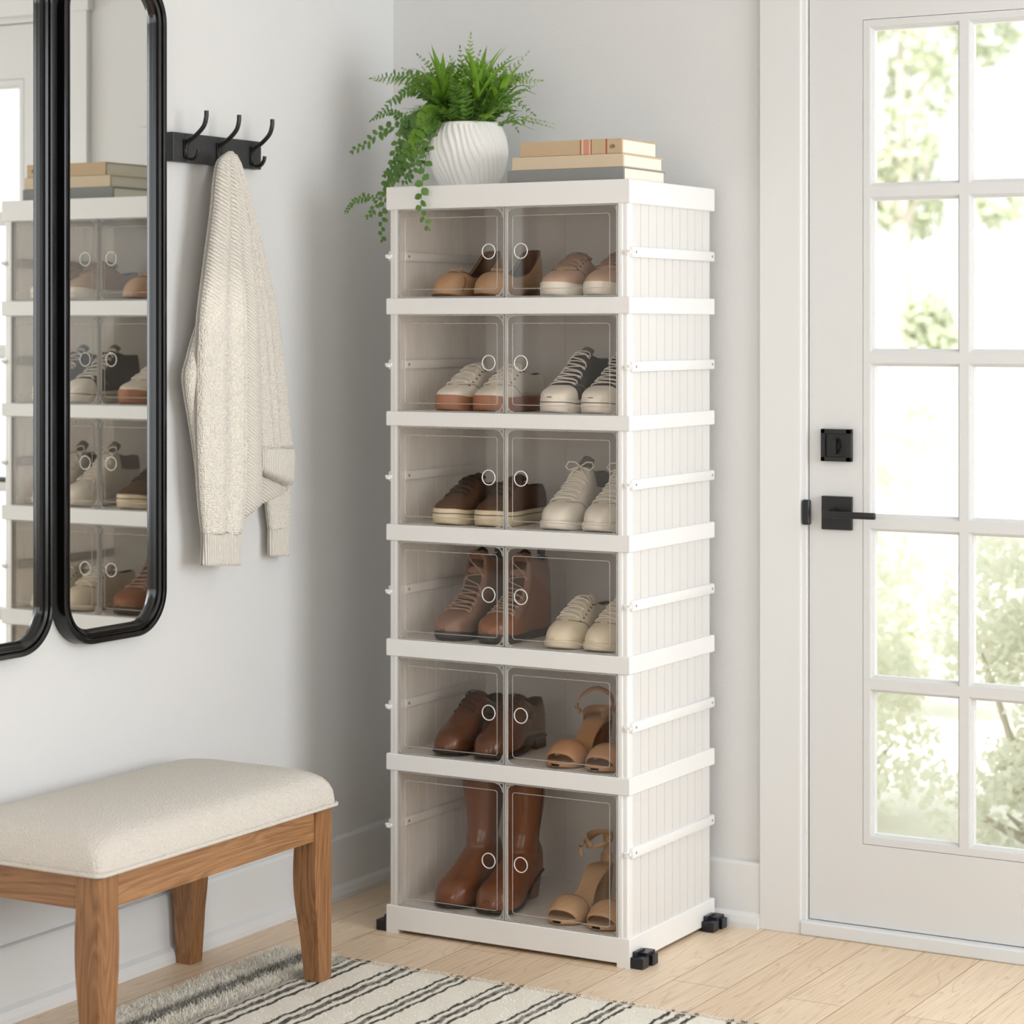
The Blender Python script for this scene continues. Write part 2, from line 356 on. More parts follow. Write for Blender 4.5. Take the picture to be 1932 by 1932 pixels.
cab = thing('shoe_cabinet', 'tall white stackable shoe cabinet with clear doors, standing in the corner', 'cabinet', (CX0, CY1, 0))
off = Matrix.Translation(Vector((-CX0, -CY1, 0)))
def cpart(name, mb, m, parent=None, smooth=False, angle=35):
    o = mb.build(name, m, smooth=smooth, angle=angle if smooth else None)
    o.data.transform(off); o.parent = parent or cab
    return o
def ringbox(m, z0, z1, t=.016, bev=.0018):
    R = lambda i, z: [Vector((CX0+i, CY0+i, z)), Vector((CX1-i, CY0+i, z)), Vector((CX1-i, CY1-i, z)), Vector((CX0+i, CY1-i, z))]
    m.grid([R(bev, z0), R(0, z0+bev), R(0, z1-bev), R(bev, z1), R(t, z1), R(t, z0)], closeu=True, closev=True)
# top
b = MB(); ringbox(b, bands[0][0], bands[0][1], .012); b.box(CX0+.003, CX1-.003, CY0+.003, CY1-.003, bands[0][1]-.006, bands[0][1]-.0002); cpart('top_panel', b, M['plastic'])
for z0, z1 in bands[1:6]:
    b = MB(); ringbox(b, z0, z1); b.box(CX0+.01, CX1-.01, CY0+.006, CY1-.006, z1-.006, z1-.0005); b.box(CX0+.01, CX1-.01, CY0+.01, CY1-.01, z0+.001, z0+.006)
    cpart('shelf_frame', b, M['plastic'])
z0, z1 = bands[6]; b = MB(); ringbox(b, z0, z1); b.box(CX0+.01, CX1-.01, CY0+.006, CY1-.006, z1-.006, z1-.0005)
for x in (CX0, CX1-.030):
    for y in (CY0, CY1-.03): b.box(x, x+.030, y, y+.03, 0, z0+.002)
cpart('base_frame', b, M['plastic'])
def grooved(xa, xb, z0, z1):
    """panel between x=xa and xb running in y, V grooves on both faces"""
    ya, yb = CY0+.030, CY1-.012; n = 10; wgt = (yb-ya)/n
    f0 = []; 
    for i in range(n):
        y0 = ya+i*wgt; y1 = y0+wgt
        f0 += ([(y0+.0009, .0045), (y0+.0014, 0)] if i else [(y0, 0)])+([(y1-.0014, 0), (y1-.0009, .0045)] if i < n-1 else [])
    f0.append((yb, 0))
    prof = [(xa+d, y) for y, d in f0]+[(xb-d, y) for y, d in reversed(f0)]
    m = MB(); rows = [[Vector((x, y, z)) for x, y in prof] for z in (z0, z1)]
    V = m.grid(rows, closev=True); return m
DOORX0, DOORX1 = .3135, .8745; MID = (DOORX0+DOORX1)/2
tiers = [(bands[i+1][1], bands[i][0]) for i in range(6)]
def make_door(x0, x1, z0, z1, hinge_left):
    y0, y1 = CY0+.004, CY0+.0075
    m = MB(); m.box(x0, x1, y0, y1, z0, z1, bev=.0006, seg=1); d = cpart('door', m, M['clear'])
    d['label'] = 'clear smoky plastic door'
    m = MB(); r = .0022   # rim around the pane
    for (a, c, e, f) in ((x0, x0+r, z0, z1), (x1-r, x1, z0, z1), (x0, x1, z0, z0+r), (x0, x1, z1-r, z1)):
        m.box(a, c, y0-.0025, y1+.001, e, f, bev=.0005, seg=1)
    cpart('rim', m, M['edge'], d)
    # raised bead line inset on the pane, rounded corners
    i = .0185; rr = .006; P = []
    ax0, ax1, az0, az1 = x0+i, x1-i*(1.0), z0+i, z1-i*1.05
    for (cx_, cz_, a0) in ((ax1-rr, az1-rr, 0), (ax0+rr, az1-rr, 90), (ax0+rr, az0+rr, 180), (ax1-rr, az0+rr, 270)):
        for k in range(5):
            a = math.radians(a0+k*22.5); P.append((cx_+rr*math.cos(a), y0-.0003, cz_+rr*math.sin(a)))
    m = MB(); m.tube(P, .0008, seg=6, closed=True); cpart('bead', m, M['edge'], d, True)
    # round finger ring near the free edge
    fx = x1-.040 if hinge_left else x0+.040; fz = (z0+z1)/2-.002+.004; R = .0165
    if z1-z0 > .25: fz = z0+.128
    m = MB(); m.tube([(fx+R*math.cos(a), y0-.001, fz+R*math.sin(a)) for a in [2*PI*k/32 for k in range(32)]], .0011, seg=8, closed=True)
    h = cpart('finger_ring', m, M['ring'], d, True); h['label'] = 'white ring outlining the finger hole'
    # corner braces
    ex = x1 if hinge_left else x0; s = -1 if hinge_left else 1
    for ez, t in ((z1, -1), (z0, 1)):
        m = MB()
        m.tube([(ex+s*.004, y0-.001, ez+t*.022), (ex+s*.0065, y0-.001, ez+t*.013), (ex+s*.013, y0-.001, ez+t*.005), (ex+s*.022, y0-.001, ez+t*.003)], .0010, seg=6)
        m.tube([(ex+s*.004, y0-.001, ez+t*.014), (ex+s*.008, y0-.001, ez+t*.009), (ex+s*.0125, y0-.001, ez+t*.0035)], .0008, seg=6)
        m.tube([(ex+s*.0035, y0-.001, ez+t*.020), (ex+s*.0035, y0-.001, ez+t*.003), (ex+s*.018, y0-.001, ez+t*.0025)], .0009, seg=6)
        cpart('corner_brace', m, M['edge'], d, True)
    ex = x0 if hinge_left else x1; s = 1 if hinge_left else -1
    for ez, t in ((z1, -1), (z0, 1)):
        m = MB(); m.tube([(ex+s*.003, y0-.001, ez+t*.012), (ex+s*.005, y0-.001, ez+t*.006), (ex+s*.011, y0-.001, ez+t*.0035)], .0007, seg=6); cpart('hinge_brace', m, M['edge'], d, True)
for ti, (z0, z1) in enumerate(tiers):
    zc = (z0+z1)/2+(-.004 if ti < 5 else .028)
    for k, (xa, xb) in enumerate(((CX0+.007, CX0+.017), (CX1-.017, CX1-.007))):
        p = cpart('side_panel', grooved(xa, xb, z0-.004, z1+.004), M['sheet'])
        out = CX0-.003 if k == 0 else CX1+.003; inn = xb if k == 0 else xa
        b = MB(); b.box(min(out, inn+(.001 if k == 0 else -.001)), max(out, inn+(.001 if k == 0 else -.001)), CY0+.012, CY1-.004, zc-.0115, zc+.0115, bev=.003, seg=2)
        fr = inn+(.006 if k == 0 else -.006)
        b.box(min(inn, fr), max(inn, fr), CY0+.045, CY1-.06, zc-.011, zc+.011, bev=.004, seg=3)
        bar = cpart('side_bar', b, M['plastic'], smooth=True, angle=30)
        s = -1 if k == 0 else 1
        for y in (CY0+.028, CY1-.018): b = MB(); b.tube([(out-s*.001, y, zc), (out+s*.0008, y, zc)], .003, seg=12); cpart('screw', b, M['plasticdark'], bar)
        if k == 0: b = MB(); b.tube([(fr-.001, CY0+.06, zc), (fr+.001, CY0+.06, zc)], .0035, seg=12); cpart('screw', b, M['plasticdark'], bar)
        # front corner post with moulded steps
        b = MB()
        if k == 0: b.box(CX0+.006, CX0+.020, CY0+.006, CY0+.032, z0-.002, z1+.002, bev=.003, seg=3); b.box(CX0+.018, DOORX0-.0008, CY0+.003, CY0+.018, z0-.002, z1+.002, bev=.0015)
        else: b.box(CX1-.020, CX1-.006, CY0+.006, CY0+.032, z0-.002, z1+.002, bev=.003, seg=3); b.box(DOORX1+.0008, CX1-.018, CY0+.003, CY0+.018, z0-.002, z1+.002, bev=.0015)
        cpart('corner_post', b, M['plastic'], smooth=True, angle=30)
        # small hinge clip on the post
        cxp = CX0+.004 if k == 0 else CX1-.006
        b = MB(); b.tube([(cxp-.008, CY0+.005, zc), (cxp+.008, CY0+.003, zc)], .0038, seg=10); b.box(cxp-.004, cxp+.004, CY0-.002, CY0+.012, zc-.006, zc-.001, bev=.001)
        cpart('hinge_clip', b, M['ring'], smooth=True)
    b = MB(); b.box(CX0+.012, .520, CY1-.014, CY1-.006, z0-.004, z1+.004); b.box(.523, CX1-.012, CY1-.014, CY1-.006, z0-.004, z1+.004); b.box(.515, .528, CY1-.0125, CY1-.008, z0-.004, z1+.004)
    cpart('back_panel', b, M['sheet'])
    b = MB(); b.box(MID-.0022, MID+.0022, CY0+.009, CY0+.016, z0-.001, z1+.001, bev=.001); cpart('door_stop', b, M['plastic'])
    make_door(DOORX0, MID-.0012, z0+.001, z1-.001, True); make_door(MID+.0012, DOORX1, z0+.001, z1-.001, False)
# black floor clips at the corners
for k, (x, y, s) in enumerate(((CX1+.001, CY0+.004, 1), (CX1+.001, CY1-.072, 1), (CX0-.001, CY0+.004, -1), (CX0-.001, CY1-.072, -1))):
    b = MB()
    b.box(x, x+s*.030, y, y+.03, .001, .024, bev=.0015); b.box(x, x+s*.026, y+.028, y+.068, .001, .030, bev=.0015)
    b.box(x+s*.022, x+s*.034, y+.04, y+.066, .001, .024, bev=.0015); b.box(x+s*.001, x+s*.010, y+.01, y+.05, .022, .034, bev=.001)
    cpart('foot_clip', b, M['rubber'])['label'] = 'black floor clip'

# ------------------------------------------------------------------ shoes
def pw(c, p): return math.copysign(abs(c)**p, c)
class Shoe:
    """local space: toe at -y, heel at +y, base z=0"""
    def __init__(s, L=.255, hw=((0, .030), (.15, .033), (.4, .034), (.68, .045), (.85, .041), (1, .036)), h=(), z0=.024, topen=.5, ak=62, toe=.22, heel=.12, p=.72, q=.8, z0f=None, spring=.006):
        s.L, s.hwp, s.h, s.z0v, s.topen, s.ak, s.toe, s.heel, s.p, s.q, s.z0f, s.spring = L, hw, h, z0, topen, math.radians(ak), toe, heel, p, q, z0f, spring
    def w(s, t):
        w = interp(t, s.hwp)
        if t < s.heel: w *= max(0, 1-(1-t/s.heel)**2.4)**(1/2.4)
        if t > 1-s.toe: w *= max(0, 1-((t-1+s.toe)/s.toe)**2.2)**(1/2.2)
        return max(w, .0006)
    def base(s, t):
        if s.z0f: return interp(t, s.z0f)
        return s.z0v + s.spring*smoothstep(.78, 1, t)
    def top(s, t):
        h = interp(t, s.h)
        if t > 1-s.toe*.9:
            k = (t-1+s.toe*.9)/(s.toe*.9); zb = s.base(t); h = zb+(h-zb)*max(0, 1-k**2.6)**.5
        return h
    def P(s, t, a, off=0):
        w, z0, h = s.w(t), s.base(t), s.top(t)
        x = (w+off)*pw(math.cos(a), s.p); z = z0+(h-z0+off)*(abs(math.sin(a))**s.q)
        y = (.5-t)*s.L - off*(1 if t > .9 else 0)
        return Vector((x, y, z))
    def ts(s, n=44, t0=0, t1=1):
        out = []
        for i in range(n+1):
            f = i/n; f = .5-.5*math.cos(PI*f)*(1)  # dense at both ends
            f = .55*f+.45*i/n if 0 < i < n else f
            out.append(t0+(t1-t0)*f)
        return out
    def angles(s, side=7, mid=8):
        A = [s.ak*i/side for i in range(side+1)]
        B = [s.ak+(PI-2*s.ak)*i/mid for i in range(1, mid)]
        return A+B+[PI-a for a in reversed(A)]
    def upper(s, m, lining, parent, name='upper', th=.003):
        mb = MB(); side, mid = 7, 8; A = s.angles(side, mid); T = s.ts()
        V = [[mb.bm.verts.new(s.P(t, a)) for a in A] for t in T]
        for i in range(len(T)-1):
            for j in range(len(A)-1):
                if side <= j < side+mid and (T[i]+T[i+1])/2 < s.topen: continue
                mb.bm.faces.new((V[i][j], V[i][j+1], V[i+1][j+1], V[i+1][j]))
        for v in [v for v in mb.bm.verts if not v.link_faces]: mb.bm.verts.remove(v)
        bmesh.ops.remove_doubles(mb.bm, verts=mb.bm.verts[:], dist=.0002)
        o = mb.build(name, [m, lining], parent, smooth=True)
        so_ = o.modifiers.new('solid', 'SOLIDIFY'); so_.thickness = th; so_.offset = -1; so_.material_offset = 1; so_.use_even_offset = False
        return o
    def patch(s, m, parent, name, t0, t1, a0, a1, off=.001, nt=16, na=18, th=0):
        mb = MB(); mb.grid([[s.P(t0+(t1-t0)*i/nt, a0+(a1-a0)*j/na, off) for j in range(na+1)] for i in range(nt+1)])
        o = mb.build(name, m, parent, smooth=True)
        return o
    def sole(s, m, parent, name='sole', grow=.003, top=.003, z0=0, bulge=.0015, t0=0, t1=1, zb=None):
        T = s.ts(40); rows = []
        def outline(g, zf):
            R = [Vector((s.w(t)+g*min(1, s.w(t)/.01), (.5-t)*s.L+(g if t < .02 else -g if t > .98 else 0), zf(t))) for t in T]
            Lf = [Vector((-p.x, p.y, p.z)) for p in reversed(R[1:-1])]; return R+Lf
        bz = zb or (lambda t: z0+s.spring*.9*smoothstep(.8, 1, t)**1.5)
        tz = lambda t: s.base(t)+top
        rows = [outline(-.004+grow, bz), outline(grow, lambda t: bz(t)+.003), outline(grow+bulge, lambda t: (bz(t)+tz(t))/2), outline(grow, lambda t: tz(t)-.001), outline(grow-.0025, tz)]
        mb = MB(); V = mb.grid(rows, closev=True); n = len(T)
        for R in (V[0], V[-1]):
            k = len(R)
            for i in range(n-1):
                a_, b_ = R[i], R[i+1]; c_, d_ = R[(k-i-1) % k], R[(k-i) % k]
                q = []
                for v in (a_, b_, c_, d_):
                    if v not in q: q.append(v)
                if len(q) >= 3:
                    try: mb.bm.faces.new(q)
                    except ValueError: pass
        return mb.build(name, m, parent, smooth=True, angle=50)
    def insole(s, m, parent, dz=.004, t1=.8, name='insole'):
        T = [i/24*t1 for i in range(25)]; mb = MB()
        mb.grid([[Vector((s.w(t)*f*.93, (.5-t)*s.L*.985, s.base(t)+dz)) for f in (-1, -.5, 0, .5, 1)] for t in T]); return mb.build(name, m, parent, smooth=True)
    def laces(s, m, parent, t0, t1, n, r=.0021, spread=34, bow=False, off=.003, flat=.55):
        sp = math.radians(spread); mb = MB()
        for i in range(n):
            f = i/(n-1); t = t0+(t1-t0)*f; dt = (t1-t0)/n*.55*(1 if i % 2 else -1)
            sp_ = sp*(1-.15*f)
            pts = [s.P(t+dt*(k/8-.5)*2*.5, PI/2-sp_+2*sp_*k/8, off-(.0035 if k in (0, 8) else 0)+.0012*math.sin(PI*k/8)) for k in range(9)]
            mb.tube(pts, r, seg=6, flat=flat)
            if i < n-1:
                dt2 = (t1-t0)/(n-1)
                pts = [s.P(t+dt2*k/6, PI/2-sp_*.75+1.5*sp_*k/6*1, off-.0008) for k in range(7)]; mb.tube(pts, r*.8, seg=6)
        if bow:
            c = s.P(t1, PI/2, .006)
            for sg in (-1, 1):
                mb.tube([c+Vector((sg*.000, 0, 0)), c+Vector((sg*.014, .002, .010)), c+Vector((sg*.030, 0, .010)), c+Vector((sg*.036, -.004, .000)), c+Vector((sg*.026, -.006, -.008)), c+Vector((sg*.008, -.004, -.002)), c], r*.85, seg=6)
                mb.tube([c, c+Vector((sg*.010, -.012, -.008)), c+Vector((sg*.024, -.014, -.026)), c+Vector((sg*.030, -.010, -.048))], r*.85, seg=6)
        return mb.build('laces', m, parent, smooth=True)
    def tongue(s, m, parent, t0, t1, rise=.02, wd=.020, back=.0):
        mb = MB(); rows = []; n = 12
        for i in range(n+1):
            f = i/n; t = t0+(t1-t0)*f; c = s.P(max(t, .001), PI/2, -.001); zz = c.z+rise*f**1.6; y = c.y+back*f
            ww = wd*(.75+.25*f)*(1 if f < .9 else .85)
            rows.append([Vector((ww*g_, y+.006*g_*g_, zz-.010*g_*g_)) for g_ in (-1, -.6, -.2, .2, .6, 1)])
        mb.grid(rows); o = mb.build('tongue', m, parent, smooth=True)
        q = o.modifiers.new('solid', 'SOLIDIFY'); q.thickness = .004; return o
    def eyelets(s, m, parent, t0, t1, n, spread=38, r=.0022):
        mb = MB(); sp = math.radians(spread)
        for i in range(n):
            t = t0+(t1-t0)*i/(n-1)
            for sg in (-1, 1):
                a = PI/2+sg*sp; c = s.P(t, a, .0005); nrm = (s.P(t, a, .004)-s.P(t, a, 0)).normalized(); u_ = nrm.orthogonal().normalized(); v_ = nrm.cross(u_)
                mb.tube([c+u_*r*math.cos(k*PI/4)+v_*r*math.sin(k*PI/4) for k in range(8)], .0007, seg=5, closed=True)
        return mb.build('eyelets', m, parent, smooth=True)
def leather(name, c, r=.38, coat=0, var=.08): return mat(name, c, r, .5, bump=.0003, bscale=260, var=var, vscale=30, coat=coat)
SM = dict(bootlace=mat('boot_lace', srgb(178, 146, 128), .8), 
 tan=leather('tan_suede', srgb(186, 150, 116), .6), taninn=mat('brown_lining', srgb(110, 78, 54), .8),
 blush=mat('blush_canvas', srgb(190, 162, 142), .85, .2, bump=.0003, bscale=900), whiterub=mat('white_rubber', srgb(232, 228, 220), .45), greyinn=mat('grey_lining', srgb(150, 146, 140), .9),
 tanlace=mat('taupe_lace', srgb(150, 122, 104), .8), white=leather('white_leather', srgb(232, 228, 220), .42, var=.02), gum=mat('gum_rubber', srgb(168, 116, 88), .55), darkinn=mat('dark_lining', srgb(72, 60, 50), .9),
 whitelace=mat('white_lace', srgb(238, 235, 228), .8), char=mat('charcoal_canvas', srgb(70, 70, 72), .9, .2, bump=.0004, bscale=900), blackrub=mat('black_rubber', srgb(44, 42, 42), .6),
 brown=mat('dark_brown_suede', srgb(88, 62, 46), .85, .25, bump=.0003, bscale=500, var=.12, vscale=40), blacklace=mat('black_lace', srgb(36, 30, 27), .8), cream=mat('cream_rubber', srgb(228, 216, 190), .5),
 greycol=mat('grey_collar', srgb(120, 120, 120), .9), pearl=leather('glossy_white_leather', srgb(226, 222, 214), .28, var=.02),
 taupe=leather('taupe_leather', srgb(134, 104, 88), .45), cognac=leather('cognac_leather', srgb(134, 83, 50), .35, coat=.15), cognac2=leather('russet_leather', srgb(116, 68, 41), .30, coat=.3, var=.15),
 oxford=leather('dark_tan_leather', srgb(94, 55, 34), .27, coat=.35, var=.2), blacksole=mat('dark_sole', srgb(46, 38, 34), .55), cream2=leather('cream_leather', srgb(226, 217, 196), .42, var=.02),
 nude=leather('nude_leather', srgb(182, 140, 108), .5, var=.03), nude2=leather('sand_leather', srgb(194, 160, 126), .55, var=.03), insole=mat('tan_insole', srgb(184, 142, 102), .6), heelw=mat('stacked_heel', srgb(112, 66, 36), .5),
 metal=mat('buckle_metal', srgb(200, 190, 170), .25, metal=1), taupeheel=mat('taupe_heel', srgb(120, 98, 86), .5), stitch=mat('seam_thread', srgb(120, 88, 62), .8))
def seam(s, m, parent, pts, off=.0012, r=.0006, name='seam'):
    mb = MB(); P = [s.P(t, math.radians(a), off) for t, a in pts]; mb.tube(spline(P, 24), r, seg=5); return mb.build(name, m, parent, smooth=True)
SHELF = {i: tiers[i][0]+.0002 for i in range(6)}
def place(i, u, yc):
    """x so that the toe sits at photo column u"""
    return ony(u, 900, yc-.12).x
def sneaker(loc, label, group, up, soleM, lace, inn, h, z0=.026, tongueM=None, toecap=None, name='sneaker', topen=.44, n=6, bow=False, tr=.016, L=.256, ak=62, foxing=None, eyel=None, lt=(.78, .5), p=.72, q=.8, capm=None, hw=None):
    t = thing(name, label, 'shoe', loc, group)
    kw = dict(hw=hw) if hw else {}
    s = Shoe(L=L, h=h, z0=z0, topen=topen, ak=ak, p=p, q=q, **kw)
    s.sole(soleM, t); s.upper(up, inn, t); s.insole(inn, t)
    s.tongue(tongueM or up, t, topen+.10, topen-.04, rise=tr)
    s.laces(lace, t, lt[0], lt[1], n, bow=bow)
    if toecap: s.patch(toecap, t, 'toe_cap', .80, .998, 0, PI, .0016)
    if eyel: s.eyelets(eyel, t, lt[0], lt[1], n)
    if foxing:
        mb = MB(); T = s.ts(40)
        for zf in (.30, ):
            R = [Vector((s.w(q_)+.0046*min(1, s.w(q_)/.01), (.5-q_)*s.L+(.0046 if q_ < .02 else -.0046 if q_ > .98 else 0), s.base(q_)*.78)) for q_ in T]
            mb.tube(R+[Vector((-p_.x, p_.y, p_.z)) for p_ in reversed(R[1:-1])], .0009, seg=5, closed=True)
        mb.build('foxing_stripe', foxing, t, smooth=True)
    # side seam of the vamp
    for sg in (0, 1):
        f = (lambda a: 180-a) if sg else (lambda a: a)
        seam(s, capm or inn, t, [(.80, f(84)), (.77, f(60)), (.70, f(36)), (.62, f(8))])
    return t
H_low = [(0, .082), (.1, .078), (.25, .070), (.38, .086), (.46, .098), (.55, .093), (.66, .078), (.78, .062), (.9, .054), (1, .05)]
H_tall = [(0, .090), (.1, .088), (.25, .088), (.38, .098), (.46, .103), (.55, .094), (.66, .078), (.78, .062), (.9, .055), (1, .052)]
H_hi = [(0, .128), (.1, .126), (.25, .128), (.36, .134), (.43, .130), (.5, .112), (.58, .094), (.68, .076), (.78, .063), (.9, .056), (1, .052)]
YC = -.322
UA = (830, 908, 1040, 1122)
def pump(loc, label, group):
    t = thing('ballet_pump', label, 'shoe', loc, group)
    s = Shoe(L=.250, h=[(0, .130), (.06, .124), (.15, .098), (.3, .066), (.45, .058), (.58, .056), (.68, .060), (.8, .058), (.92, .050), (1, .044)], z0f=[(0, .020), (.3, .016), (.6, .006), (.85, .005), (1, .010)], topen=.66, ak=52, heel=.10, toe=.30, p=.62, q=.75,
             hw=((0, .029), (.15, .032), (.4, .033), (.68, .044), (.85, .041), (1, .037)))
    s.upper(SM['tan'], SM['taninn'], t); s.insole(SM['taninn'], t, t1=.9)
    s.sole(SM['taninn'], t, grow=.001, top=.001, z0=0, zb=lambda q: 0.0005+.006*smoothstep(.82, 1, q))
    # topline binding and toe seam
    edge = [s.P(.655-.655*k/20, s.ak, .0012) for k in range(21)]; edge2 = [Vector((-p.x, p.y, p.z)) for p in edge]
    arc = [s.P(.66, s.ak+(PI-2*s.ak)*k/10, .0012) for k in range(11)]
    mb = MB(); mb.tube(list(reversed(edge))+arc+edge2[0:], .0012, seg=6); mb.build('topline_binding', SM['taninn'], t, smooth=True)
    seam(s, SM['taninn'], t, [(.84, 6), (.78, 40), (.75, 90), (.78, 140), (.84, 174)], r=.0011, name='toe_seam')
    c = s.P(.70, PI/2, .002); mb = MB()
    for sg in (-1, 1): mb.tube([c, c+Vector((sg*.008, 0, .004)), c+Vector((sg*.015, .001, .003)), c+Vector((sg*.013, -.003, -.001)), c+Vector((sg*.002, -.002, 0))], [.0016, .0022, .0026, .0022, .0016], seg=8)
    mb.tube([c+Vector((-.003, -.001, .001)), c+Vector((.003, -.001, .001))], .0032, seg=8); mb.build('bow', SM['tan'], t, smooth=True)
    return t
x = [place(0, u, YC) for u in UA]
Z = SHELF[0]
pump((x[0], YC, Z), 'tan ballet pump on top shelf, nearest the hanging vine', 'tan ballet pumps')
pump((x[1], YC, Z), 'tan ballet pump on top shelf, behind the gap between the doors', 'tan ballet pumps')
for k, lb in ((2, 'left one of the blush canvas sneakers on the top shelf'), (3, 'blush canvas sneaker at the right end of the top shelf')):
    sneaker((x[k], YC, Z), lb, 'blush canvas sneakers', SM['blush'], SM['whiterub'], SM['tanlace'], SM['greyinn'], H_low, eyel=SM['blacklace'], topen=.4, lt=(.72, .44), n=6, capm=SM['stitch'])
x = [place(1, u, YC) for u in (840, 912, 1040, 1118)]; Z = SHELF[1]
for k, lb in ((0, 'white leather sneaker with gum sole, nearest the wall side on second shelf'), (1, 'white leather sneaker with gum sole, beside the black high-tops')):
    sneaker((x[k], YC, Z), lb, 'white sneakers with gum soles', SM['white'], SM['gum'], SM['whitelace'], SM['darkinn'], H_tall, eyel=SM['darkinn'], topen=.4, lt=(.76, .44), n=6, z0=.030, capm=SM['stitch'])
for k, lb in ((2, 'charcoal high-top sneaker with white laces, fully seen on second shelf'), (3, 'charcoal high-top sneaker cut off by the right cabinet post')):
    sneaker((x[k], YC, Z), lb, 'charcoal high-top sneakers', SM['char'], SM['whiterub'], SM['whitelace'], SM['greyinn'], H_hi, name='high_top_sneaker', toecap=SM['whiterub'], topen=.36, lt=(.76, .40), n=8, z0=.028, tongueM=SM['greycol'], foxing=SM['blackrub'], p=.6, q=.62)
x = [place(2, u, YC) for u in (836, 915, 1040, 1120)]; Z = SHELF[2]
for k, lb in ((0, 'dark brown suede sneaker with cream sole, left one of its pair'), (1, 'dark brown suede sneaker with cream sole, right one of its pair')):
    sneaker((x[k], YC, Z), lb, 'dark brown suede sneakers', SM['brown'], SM['cream'], SM['blacklace'], SM['darkinn'], H_tall, topen=.4, lt=(.74, .44), n=6, z0=.030, foxing=SM['blackrub'])
for k, lb in ((2, 'glossy white trainer with bow laces and grey collar, left one'), (3, 'glossy white trainer with bow laces and grey collar, cut off by post')):
    t = sneaker((x[k], YC, Z), lb, 'glossy white trainers', SM['pearl'], SM['whiterub'], SM['whitelace'], SM['greycol'], H_hi, name='trainer', topen=.36, lt=(.76, .44), n=7, z0=.014, tongueM=SM['greycol'], bow=True, p=.6, q=.62, tr=.026)
    s = Shoe(L=.256, h=H_hi, z0=.014, topen=.36, p=.6, q=.62)
    for a0, a1 in ((.03, math.radians(60)), (PI-math.radians(60), PI-.03)): s.patch(SM['greycol'], t, 'collar_panel', .01, .36, a0+(.45 if a0 < 1 else 0), a1-(.45 if a0 > 1 else 0), .0012)
# tier 4: lace-up boots and cream sneakers
H_boot = [(0, .186), (.1, .180), (.2, .180), (.34, .190), (.41, .192), (.432, .170), (.46, .140), (.52, .108), (.6, .088), (.7, .070), (.8, .060), (.9, .056), (1, .052)]
x = [place(3, u, YC) for u in (840, 922, 1048, 1122)]; Z = SHELF[3]
for k, lb, upm in ((0, 'taupe brown lace-up ankle boot, left one of the pair', SM['taupe']), (1, 'taupe lace-up ankle boot with cognac foot, behind the ring', SM['taupe'])):
    t = thing('lace_up_boot', lb, 'boot', (x[k], YC, Z), 'lace-up ankle boots')
    s = Shoe(L=.262, h=H_boot, z0=.018, topen=.36, ak=64, p=.5, q=.42, heel=.16, hw=((0, .030), (.1, .034), (.3, .034), (.42, .033), (.7, .043), (.85, .041), (1, .036)))
    s.sole(SM['blacksole'], t, grow=.002, top=.001); s.upper(upm, SM['darkinn'], t); s.insole(SM['darkinn'], t)
    s.tongue(SM['blacksole'], t, .42, .34, rise=.012, wd=.016)
    s.patch(SM['darkinn'], t, 'tongue_panel', .43, .72, PI/2-.30, PI/2+.30, .0012)
    s.laces(SM['bootlace'], t, .76, .42, 8, spread=36)
    s.patch(SM['cognac'] if k else SM['taupe'], t, 'toe_cap', .76, .998, 0, PI, .0012)
    if k:
        for sg in (0, 1):
            f = (lambda a: PI-a) if sg else (lambda a: a)
            mb = MB(); mb.grid([[s.P(.02+.74*i/24, f(a_*(.16+.34*smoothstep(.05, .55, i/24))*.9), .0012) for a_ in [j/8 for j in range(9)]] for i in range(25)]); mb.build('lower_panel', SM['cognac'], t, smooth=True)
    mb = MB(); c = s.P(.03, PI/2); mb.ribbon(spline([(0, c.y-.002, .165), (0, c.y+.003, .185), (0, c.y+.002, .198), (0, c.y-.006, .200), (0, c.y-.010, .182)], 10), Vector((1, 0, 0)), .014, .002); mb.build('pull_loop', SM['blacksole'], t, smooth=True)
for k, lb in ((2, 'cream leather sneaker on fourth shelf, next to the boots'), (3, 'cream leather sneaker on fourth shelf, cut off by the post')):
    sneaker((x[k], YC, Z), lb, 'cream leather sneakers', SM['cream2'], SM['cream2'], SM['whitelace'], SM['darkinn'], H_tall, topen=.38, lt=(.74, .42), n=7, z0=.013, eyel=SM['darkinn'])
